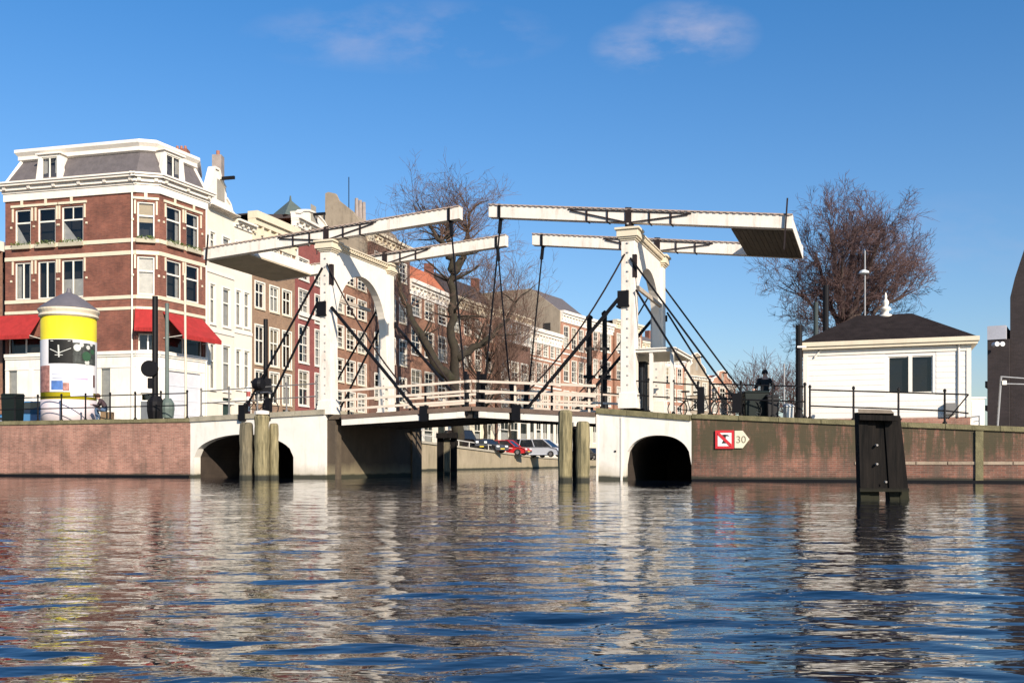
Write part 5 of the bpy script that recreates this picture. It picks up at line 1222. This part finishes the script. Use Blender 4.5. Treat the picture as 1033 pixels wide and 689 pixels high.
pb = curved(52.5, 70, 397, 371, paper, off=.02); curved(53.5, 64, 395, 386, bluep, 'blue_field', .028, pb); curved(64, 70, 396, 388, pinkp, 'rosy_field', .03, pb); curved(54, 69.3, 379.5, 379, bluep, 'blue_line', .03, pb); curved(54.5, 64, 384, 383.2, mat('grey_ink', (.3, .32, .42), .6), 'grey_line', .03, pb)
pw = curved(71, 92, 401, 371, mat('white_poster', (.80, .76, .80), .6, .04, 3), off=.02); curved(74, 87, 384.5, 382.6, lav, 'lavender_line', .03, pw); curved(91.8, 93.6, 391, 379, mat('brown_strip', (.12, .06, .05), .6), 'brown_strip', .03, pw)
# pale rays and blots on the dark poster
mb = MB(); 
def drumpt(px, y, off=.045):
    dirc = math.atan2(-c.y, -c.x); a_ = dirc + math.asin((px - 69.5) / 1000 * (DP - .4) / (rr + off)); return Vector((c.x + (rr + off) * math.cos(a_), c.y + (rr + off) * math.sin(a_), zz_(y)))
for (x0, y0, x1, y1, w_) in ((52.5, 355, 60, 359, .04), (60, 359, 71.5, 354, .04), (60, 351, 60.5, 363, .06), (57, 361, 64, 361, .07), (53, 347, 71, 347, .03)): mb.bar(drumpt(x0, y0), drumpt(x1, y1), w_, .03)
mb.build('pale_rays', mat('pale_ink', (.5, .5, .46), .6), dr)
mb = MB()
for (x, y, r) in ((77, 353, .16), (81, 350, .1), (87, 352, .1), (86, 367, .12), (90, 349, .07)):
    q = drumpt(x, y, .02); n = (q - Vector((c.x, c.y, q.z))).normalized(); mb.tube(q, q + n * .02, r, r, 14)
mb.build('pale_blots', MATS['pale_ink'], dr)
mb = MB()
for (x, y, r) in ((85.5, 361, .22), (91, 356, .12)):
    q = drumpt(x, y, .025); n = (q - Vector((c.x, c.y, q.z))).normalized(); mb.tube(q, q + n * .02, r, r, 14)
mb.build('green_blots', mat('green_ink', (.03, .08, .04), .6), dr)

# ------------------------------------------------------------------ poles and signals
def pole(name, px, y0, y1, D, r, m, label, cat='pole', lean=0, cap=False):
    a = W(px, y0, D); b = W(px + lean, y1, D); t = thing(name, a, label, cat)
    mb = MB(); mb.tube(a, b, r, r * .92, 10); mb.tube(a, a + Vector((0, 0, .35)), r * 1.5, r * 1.3, 10); mb.build('shaft', m, t)
    if cap: mb = MB(); mb.lathe([(r * 1.25, 0), (r * 1.25, .1), (r * .2, .2)], b, 10); mb.build('cap', m, t)
    return t
def DB(px, t): s = bs(px, t); return 36 - s * sa + t * ca
grn = mat('green_grey_paint', (.10, .13, .115), .5, .25, 3)
t = pole('signal_post', 156.5, 424, 299, DB(156, 1.3), .13, iron, 'thick black signal post with round signal by the corner', 'signal')
q = W(151, 372, DB(156, 1.1)); mb = MB(); mb.lathe([(.05, -.08), (.36, -.08), (.36, .08), (.05, .08)], q, 20, 'Y'); mb.build('round_signal', iron, t)
q = W(152, 386, DB(156, 1.0)); mb = MB(); mb.box(q.x - .1, q.x + .1, q.y - .1, q.y + .1, q.z - .25, q.z + .2); mb.build('signal_box', iron, t)
q = W(157, 410, DB(156, 1.1)); mb = MB(); mb.lathe([(.3, -.55), (.36, -.2), (.36, .2), (.2, .45)], q, 12); mb.build('foot', iron, t)
t = pole('barrier_post', 168.5, 424, 306, DB(168, 1.5), .085, grn, 'slim grey green post beside the black signal post', 'post'); q = W(169, 410, DB(168, 1.4)); mb = MB(); mb.lathe([(.25, -.5), (.3, -.1), (.28, .15), (.15, .35)], q, 12); mb.build('foot', grn, t)
pole('flag_mast', 187.5, 424, 276, DB(187, .9), .05, cream, 'thin cream mast in front of the red side awning', 'mast', -1)
t = pole('barrier_post', 268, 415, 322, DB(268, 2), .10, iron, 'thick black post in front of the brown house', 'post'); q = W(267, 389, DB(268, 1.9)); mb = MB(); mb.box(q.x - .3, q.x + .25, q.y - .2, q.y + .2, q.z - .35, q.z + .3); mb.build('drive_box', iron, t)
# striped post
Ds_ = DB(250, 1.2); t = thing('striped_post', W(250.5, 420, Ds_), 'short red and white striped post by the round weight', 'post')
for k in range(6):
    mb = MB(); z0, z1 = zat(420 - k * 5, Ds_), zat(415 - k * 5, Ds_); q = W(250.5, 420, Ds_); mb.tube((q.x, q.y, z0), (q.x, q.y, z1 - .002), .09, .09, 12); mb.build('band', signw if k % 2 else mat('dull_red', (.3, .06, .05), .6), t)
for (px, yt, lab) in ((594.5, 322, 'black post left of the pair beside the right portal'), (610, 318, 'black post right of the pair beside the right portal')):
    D_p = DB(px, 6.5); t = pole('barrier_post', px, 415, yt, D_p, .12 if px < 600 else .11, iron, lab, 'post', cap=True)
    mb = MB(); q = W(px, 380, D_p); mb.box(q.x - .25, q.x + .25, q.y - .12, q.y + .12, q.z - .06, q.z + .06); q = W(px, 352, D_p); mb.box(q.x - .2, q.x + .2, q.y - .1, q.y + .1, q.z - .05, q.z + .05); mb.build('bracket', iron, t)
t = pole('barrier_post', 806, 428, 328, DB(806, 1.0), .115, iron, 'tall dark post at the left corner of the white hut', 'post'); q = W(810, 350, DB(806, .9)); mb = MB(); mb.box(q.x - .2, q.x + .1, q.y - .05, q.y, q.z - .03, q.z + .03); mb.build('bracket', white, t)
dk = mat('dark_green_post', (.03, .045, .045), .6, .3, 4)
pole('barrier_post', 823, 425, 305, 44, .11, dk, 'dark green post behind the hut roof, left of a taller one', 'post')
pole('barrier_post', 833, 425, 288, 44.5, .14, iron, 'tallest dark post behind the hut roof', 'post')
t = pole('lamp_mast', 872.5, 425, 253, 43, .035, galv, 'slim pale mast with cross lamp rising behind the hut', 'mast')
q = W(871.5, 275, 43); mb = MB(); mb.lathe([(.05, -.09), (.22, -.04), (.2, .05), (.06, .12)], q, 14); mb.build('lamp', mat('lamp_glass', (.6, .62, .6), .3), t)
t = pole('thin_pole', 791, 425, 367, 45, .04, galv, 'thin grey pole left of the hut and its dark post', 'pole')

# ------------------------------------------------------------------ bins and boxes
def bin_(name, px0, px1, y0, y1, D, m, label, cat, depth=.7, lidm=None):
    a, b = W(px0, y1, D), W(px1, y0, D); t = thing(name, ((a.x + b.x) / 2, D, a.z), label, cat); i = .06 * (b.x - a.x)
    mb = MB(); mb.hexa([(a.x + i, D, a.z), (b.x - i, D, a.z), (b.x - i, D + depth - i, a.z), (a.x + i, D + depth - i, a.z)], [(a.x, D - .03, b.z - .08), (b.x, D - .03, b.z - .08), (b.x, D + depth, b.z - .08), (a.x, D + depth, b.z - .08)]); mb.build('body', m, t, bevel=.03)
    mb = MB(); mb.hexa([(a.x - .03, D - .07, b.z - .078), (b.x + .03, D - .07, b.z - .078), (b.x + .03, D + depth + .03, b.z - .078), (a.x - .03, D + depth + .03, b.z - .078)], [(a.x + .03, D, b.z), (b.x - .03, D, b.z), (b.x - .03, D + depth - .03, b.z + .05), (a.x + .03, D + depth - .03, b.z + .05)]); mb.build('lid', lidm or m, t, bevel=.02)
    return t
dg = mat('dark_green_container', (.004, .009, .0075), .6, .2, 3, spec=.25)
bin_('waste_container', 751, 776, 394, 425, DB(760, 1.0), dg, 'dark green container behind the railing in front of the person in black', 'container', 1.1)
bin_('waste_container', 774, 786, 398, 425, DB(780, .9), mat('dark_container', (.012, .011, .012), .7), 'narrow dark container right of the green container', 'container', .8)
bin_('litter_bin', 793, 801, 408, 426, DB(797, .7), mat('bin_white', (.55, .55, .52), .5), 'small white litter bin left of the hut', 'bin', .35)
bin_('waste_container', 1, 15.5, 397, 426, DB(8, 1.5), dg, 'dark container behind the railing at the left edge', 'container', .9)

# ------------------------------------------------------------------ cars
tyre = mat('tyre_rubber', (.015, .015, .015), .8); rimm = mat('wheel_rim', (.4, .4, .42), .35, metal=.8, var=.05); headm = mat('headlight_glass', (.75, .75, .72), .15, .05)
carglass = mat('car_glass', (.015, .018, .022), .06, .1, spec=.8)
def paint(n, c): return mat(n, c, .25, .04, 1, spec=.6)
def car(loc, head, pm, label, L=4.1, Wc=1.66, H=1.38, kind='hatch', group='cars parked along the canal'):
    """x forward in the local frame"""
    z0 = loc[2]; M = Matrix.Translation(loc) @ Matrix.Rotation(head, 4, 'Z'); t = thing('parked_car', loc, label, 'car', group); h = L / 2
    if kind == 'hatch': body = [(-h, .28), (-h - .02, .55), (-h + .06, .82), (h * .38, .84), (h * .85, .70), (h, .58), (h + .02, .3), (h - .1, .2), (-h + .1, .2)]; top = [(-h + .08, .8), (-h + .35, H), (h * .08, H), (h * .46, .82)]
    elif kind == 'van': body = [(-h, .3), (-h, .9), (-h + .03, 1.0), (h * .55, 1.0), (h * .92, .82), (h, .6), (h, .3), (h - .1, .22), (-h + .1, .22)]; top = [(-h + .04, .98), (-h + .15, H), (h * .18, H), (h * .66, .98)]
    else: body = [(-h, .4), (-h, 1.0), (h * .35, 1.02), (h * .9, .96), (h, .85), (h, .42), (h - .1, .34), (-h + .1, .34)]; top = [(-h + .03, 1.0), (-h + .1, H), (h * .12, H), (h * .33, 1.0)]
    mb = MB(M); n = len(body); w2 = Wc / 2
    rings = [(-w2, .90), (-w2 + .0, 1.0), (w2, 1.0), (w2, .9)]
    vs = []
    for (yy_, k) in ((-w2 + .1, 0), (-w2, 1), (w2, 1), (w2 - .1, 0)):
        for (x, z) in body: vs.append((x * (1 if k else .975), yy_, z if k else .55 + (z - .55) * .9))
    fs = [tuple(range(n)), tuple(reversed(range(3 * n, 4 * n)))]
    for r_ in range(3):
        for k in range(n): fs.append((r_ * n + k, (r_ + 1) * n + k, (r_ + 1) * n + (k + 1) % n, r_ * n + (k + 1) % n))
    mb.add(vs, fs); bd = mb.build('body', pm, t, smooth=False, bevel=.03)
    i0, i1 = .1, .24; mb = MB(M); m = len(top)
    def gh(mb, sc_, off, flat):
        vs = [(x * sc_, -w2 + (i0 if z < 1.1 and z == min(q[1] for q in top) else i1) - off, z) for x, z in top] + [(x * sc_, w2 - (i0 if z == min(q[1] for q in top) else i1) + off, z) for x, z in top]
        mb.add(vs, [tuple(range(m)), tuple(reversed(range(m, 2 * m)))] + [(k, m + k, m + (k + 1) % m, (k + 1) % m) for k in range(m)])
    gh(mb, 1.0, 0, 0); mb.build('windows', carglass, t)
    mb = MB(M); x0, x1 = top[1][0], top[2][0]
    mb.box(x0 - .02, x1 + .03, -w2 + i1 - .02, w2 - i1 + .02, H - .03, H + .03)
    for s_ in (-1, 1):
        yb_, yt_ = s_ * (w2 - i0 + .012), s_ * (w2 - i1 + .012)
        for (a, b) in ((top[0], top[1]), (top[3], top[2]), (((top[0][0] + top[3][0]) / 2 - .1, top[0][1]), ((top[1][0] + top[2][0]) / 2, H))):
            mb.bar((a[0], yb_, a[1]), (b[0], yt_, b[1]), .04, .09)
    mb.build('roof', pm, t, bevel=.01)
    for x in (-h * .62, h * .62):
        for s_ in (-1, 1):
            mb = MB(M); y = s_ * (w2 - .1); mb.lathe([(.18, -.1), (.3, -.1), (.31, 0), (.3, .1), (.18, .1)], (x, y, .3), 18, 'Y'); wl = mb.build('wheel', tyre, t)
            mb = MB(M); mb.lathe([(.02, -.108), (.18, -.104), (.18, .104), (.02, .108)], (x, y, .3), 14, 'Y'); mb.build('rim', rimm, wl)
    for s_ in (-1, 1):
        mb = MB(M); mb.box(h - .06, h + .03, s_ * (w2 - .3) - .16, s_ * (w2 - .3) + .16, .52 if kind != 'suv' else .66, .66 if kind != 'suv' else .82); mb.build('headlight', headm, t)
        mb = MB(M); mb.box(-h - .03, -h + .04, s_ * (w2 - .2) - .1, s_ * (w2 - .2) + .1, .55, .8); mb.build('tail_light', redp, t)
    mb = MB(M); mb.box(h - .02, h + .05, -w2 + .06, w2 - .06, .26 if kind != 'suv' else .42, .42 if kind != 'suv' else .58); mb.box(-h - .05, -h + .02, -w2 + .06, w2 - .06, .26, .42); mb.build('bumper', mat('bumper_plastic', (.06, .06, .065), .5), t)
    mb = MB(M); mb.box(h + .051, h + .06, -.25, .25, .32, .42); mb.build('number_plate', mat('plate_yellow', (.6, .45, .05), .5), t)
    return t
def pc(px, D): p = W(px, 460, D); return (p.x, p.y, landz(D) + .0)
car(pc(469, 84), R(-40), paint('black_car_paint', (.02, .022, .026)), 'boxy black off-road car nearest the trunk under the bridge', 3.7, 1.65, 1.75, 'suv')
car(pc(490, 88.5), R(-45), paint('grey_car_paint', (.05, .055, .06)), 'low dark grey car between the off-road car and the red car', 4.2, 1.65, 1.25)
car(pc(513, 94), R(-24), paint('red_car_paint', (.50, .02, .025)), 'red hatchback parked by the canal wall', 4.1, 1.65, 1.42)
car(pc(531, 100.5), R(-38), paint('navy_car_paint', (.02, .03, .08)), 'dark blue people carrier between the red and the silver car', 4.6, 1.8, 1.85, 'van')
car(pc(547, 98.5), R(-30), paint('silver_car_paint', (.50, .52, .56)), 'silver people carrier parked right of the dark blue one', 4.5, 1.8, 1.75, 'van')
car(pc(598, 122), R(-55), paint('slate_car_paint', (.06, .065, .075)), 'small dark car half hidden by the white abutment', 4.0, 1.65, 1.4)
car((W(33, 420, 50).x, 50, 2.25), R(185), paint('blue_car_paint', (.05, .16, .32)), 'blue car parked behind the advertising pillar', 4.0, 1.65, 1.4, group=None)

# ------------------------------------------------------------------ people
def skin(pts, edges, rad, root=0, sub=2):
    me = bpy.data.meshes.new('s'); me.from_pydata(pts, edges, []); o = bpy.data.objects.new('s', me); COL.objects.link(o)
    m = o.modifiers.new('s', 'SKIN'); m.use_smooth_shade = True; sv = me.skin_vertices[0].data
    for i, r in enumerate(rad): sv[i].radius = (r, r) if not isinstance(r, tuple) else r; sv[i].use_root = (i == root)
    sb = o.modifiers.new('b', 'SUBSURF'); sb.levels = sub; sb.render_levels = sub
    bpy.context.view_layer.update(); res = bpy.data.meshes.new_from_object(o.evaluated_get(bpy.context.evaluated_depsgraph_get())); bpy.data.objects.remove(o); return res
def person(loc, heading, joints, label, jacket, trousers, hair, beret=None):
    """joints: dict name->(x,y,z) local, facing +x"""
    t = thing('person', loc, label, 'person')
    J = joints; names = ['pelvis', 'waist', 'chest', 'neck', 'head', 'crown', 'shl', 'ell', 'wrl', 'hnl', 'shr', 'elr', 'wrr', 'hnr', 'hpl', 'knl', 'anl', 'tol', 'hpr', 'knr', 'anr', 'tor']
    E = [(0, 1), (1, 2), (2, 3), (3, 4), (4, 5), (2, 6), (6, 7), (7, 8), (8, 9), (2, 10), (10, 11), (11, 12), (12, 13), (0, 14), (14, 15), (15, 16), (16, 17), (0, 18), (18, 19), (19, 20), (20, 21)]
    rad = [(.15, .12), (.15, .12), (.18, .13), .06, .095, .075, .085, .06, .04, .035, .085, .06, .04, .035, .10, .075, .05, .04, .10, .075, .05, .04]
    pts = [J[n] for n in names]; me = skin(pts, E, rad)
    Mx = Matrix.Rotation(heading, 4, 'Z')
    mats_ = [mat('face_skin', (.55, .33, .24), .6, .1, 8), jacket, trousers, iron]
    for m in mats_: me.materials.append(m)
    grp = [2, 1, 1, 0, 0, 0, 1, 1, 1, 0, 1, 1, 1, 0, 2, 2, 2, 3, 2, 2, 2, 3]
    P = [Vector(p) for p in pts]; hd = Vector(J['head'])
    for pl in me.polygons:
        cc = pl.center; i = min(range(len(P)), key=lambda k: (P[k] - cc).length); pl.material_index = grp[i]; pl.use_smooth = True
    me.transform(Mx); o = bpy.data.objects.new('body', me); COL.objects.link(o); o.parent = t
    Mw = Matrix.Translation(loc) @ Mx; fw = (Vector(J['face']) if 'face' in J else Vector((1, 0, 0))).normalized(); sd = Vector((0, 0, 1)).cross(fw).normalized()
    mb = MB(Mw)
    rg = []
    for k in range(1, 9):
        th_ = math.pi * .62 * k / 8; rg.append((.112 * math.sin(th_), .13 * math.cos(th_)))
    mb.lathe([(.005, .13)] + rg, hd - fw * .025 + Vector((0, 0, .035)), 16); mb.build('hair', beret or hair, t, smooth=True)
    mb = MB(Mw)
    for s_ in (-1, 1): q = hd + fw * .098 + sd * .034 * s_ + Vector((0, 0, .005)); mb.lathe([(.002, -.008), (.011, 0), (.002, .008)], q, 8)
    mb.build('eyes', blk, t); mb = MB(Mw); q = hd + fw * .095; mb.bar(q + Vector((0, 0, .01)), q + fw * .03 + Vector((0, 0, -.03)), .022, .022); mb.build('nose', mats_[0], t)
    mb = MB(Mw)
    for nm_ in ('l', 'r'):      # five fingers on each hand
        wr, hn = Vector(J['wr' + nm_]), Vector(J['hn' + nm_]); d = (hn - wr).normalized(); sd2 = d.cross(Vector((0, 0, 1)) if abs(d.z) < .8 else Vector((0, 1, 0))).normalized(); up2 = sd2.cross(d)
        for k in range(4):
            b_ = hn + d * .02 + sd2 * (.018 * (k - 1.5)); l_ = (.06, .07, .065, .05)[k]; mb.path([b_, b_ + d * l_ * .55 - up2 * .01, b_ + d * l_ * .8 - up2 * .035], [.009, .008, .006], 6)
        b_ = wr.lerp(hn, .6) + sd2 * .03; mb.path([b_, b_ + sd2 * .03 + d * .03, b_ + sd2 * .035 + d * .055], [.010, .009, .007], 6)
    mb.build('fingers', mats_[0], t, smooth=True)
    return t
stand = dict(pelvis=(0, 0, .95), waist=(0, 0, 1.12), chest=(.0, 0, 1.34), neck=(.01, 0, 1.52), head=(.03, 0, 1.65), crown=(.02, 0, 1.74), shl=(0, .19, 1.42), ell=(.06, .30, 1.16), wrl=(.27, .26, 1.06), hnl=(.34, .25, 1.05), shr=(0, -.19, 1.42), elr=(.10, -.32, 1.18), wrr=(.30, -.42, 1.08), hnr=(.37, -.44, 1.06), hpl=(0, .1, .9), knl=(.03, .11, .5), anl=(0, .11, .09), tol=(.14, .12, .04), hpr=(0, -.1, .9), knr=(.03, -.11, .5), anr=(0, -.11, .09), tor=(.14, -.12, .04))
Dq = DB(772, 2.6); q = W(771.5, 430, Dq); k_ = rz(11)
jk = mat('black_coat', (.012, .012, .014), .85, .2, 6)
person((q.x, q.y, zat(374, Dq) - 1.76), R(-95), stand, 'person in black coat and dark hat standing with arms on the railing', jk, jk, jk, mat('black_hat', (.01, .01, .012), .8))
crouch = dict(pelvis=(-.05, 0, .52), waist=(.0, 0, .68), chest=(.14, 0, .86), neck=(.24, 0, .98), head=(.32, 0, 1.07), crown=(.33, 0, 1.16), shl=(.16, .18, .92), ell=(.28, .22, .68), wrl=(.46, .14, .72), hnl=(.52, .12, .74), shr=(.16, -.18, .92), elr=(.28, -.22, .68), wrr=(.46, -.12, .70), hnr=(.52, -.10, .72), hpl=(-.02, .1, .5), knl=(.38, .13, .56), anl=(.30, .12, .1), tol=(.44, .13, .04), hpr=(-.02, -.1, .5), knr=(.36, -.14, .52), anr=(.22, -.12, .1), tor=(.36, -.13, .04))
Dq = DB(104, .9); q = W(106, 420, Dq)
person((q.x, q.y, 2.42), R(195), crouch, 'crouched person in dark jacket and blue jeans right of the advertising pillar', mat('dark_jacket', (.05, .03, .035), .85, .3, 6), mat('blue_jeans', (.06, .10, .17), .85, .25, 6), mat('brown_hair', (.08, .035, .02), .8, .3, 20))
# low seat under the crouched person
t = thing('wooden_crate', (q.x + .05, q.y, 2.42), 'small wooden crate the crouched person sits on', 'crate'); mb = MB(); mb.box(q.x - .12, q.x + .32, q.y - .2, q.y + .2, 2.3, 2.84)
mb.build('body', mat('crate_wood', (.20, .13, .07), .85, .3, 6), t)

# ------------------------------------------------------------------ bicycles
def bicycle(loc, head, label, col, group='bicycles parked against the railings'):
    M = Matrix.Translation(loc) @ Matrix.Rotation(head, 4, 'Z'); t = thing('bicycle', loc, label, 'bicycle', group)
    mb = MB(M); bb = (-.05, 0, .28); st = (-.2, 0, .78); hd = (.42, 0, .85); hl = (.45, 0, .72)
    for a, b in ((bb, st), (st, hd), (bb, hl), (hd, (.56, 0, .35)), (bb, (-.5, 0, .35)), ((-.18, 0, .7), (-.5, 0, .35)), (st, (-.22, 0, .92)), (hd, (.4, 0, 1.02))): mb.tube(a, b, .017, .017, 6)
    mb.build('frame', col, t)
    for x in (-.5, .56):
        mb = MB(M); n = 22; pts = [(x + .33 * math.cos(2 * math.pi * k / n), 0, .35 + .33 * math.sin(2 * math.pi * k / n)) for k in range(n + 1)]
        mb.path(pts, .02, 5); w_ = mb.build('wheel', tyre, t); mb = MB(M)
        for k in range(9): an = math.pi * k / 9; mb.tube((x - .31 * math.cos(an), 0, .35 - .31 * math.sin(an)), (x + .31 * math.cos(an), 0, .35 + .31 * math.sin(an)), .003, .003, 3)
        mb.build('spokes', rimm, w_)
    mb = MB(M); mb.tube((.38, -.27, 1.0), (.4, 0, 1.03), .013); mb.tube((.4, 0, 1.03), (.38, .27, 1.0), .013); mb.tube((.38, .27, 1.0), (.22, .28, .98), .015); mb.tube((.38, -.27, 1.0), (.22, -.28, .98), .015); mb.build('handlebar', rimm, t)
    mb = MB(M); mb.prism([(-.36, -.08), (-.36, .08), (-.2, .05), (-.08, .02), (-.08, -.02), (-.2, -.05)], .92, .98, 'XY'); mb.build('saddle', iron, t)
    return t
for (px, tt, lab, colr) in ((698, .7, 'black bicycle parked just behind the stay foot', iron), (710, 1.0, 'dark bicycle behind the railing left of the green container', iron), (742, 1.1, 'grey bicycle touching the left side of the green container', rust)):
    s_ = bs(px, tt); p = bw(s_, tt, rz(s_) + .0); bicycle(p, -TH + R(rnd.uniform(-12, 12)), lab, colr)
s_ = bs(262, 1.0); bicycle(bw(s_, 1.0, 2.5), -TH, 'black bicycle behind the railing over the wide low arch', iron, None)
# low life ring / mooring chains on the quay: iron ring on the pink quay
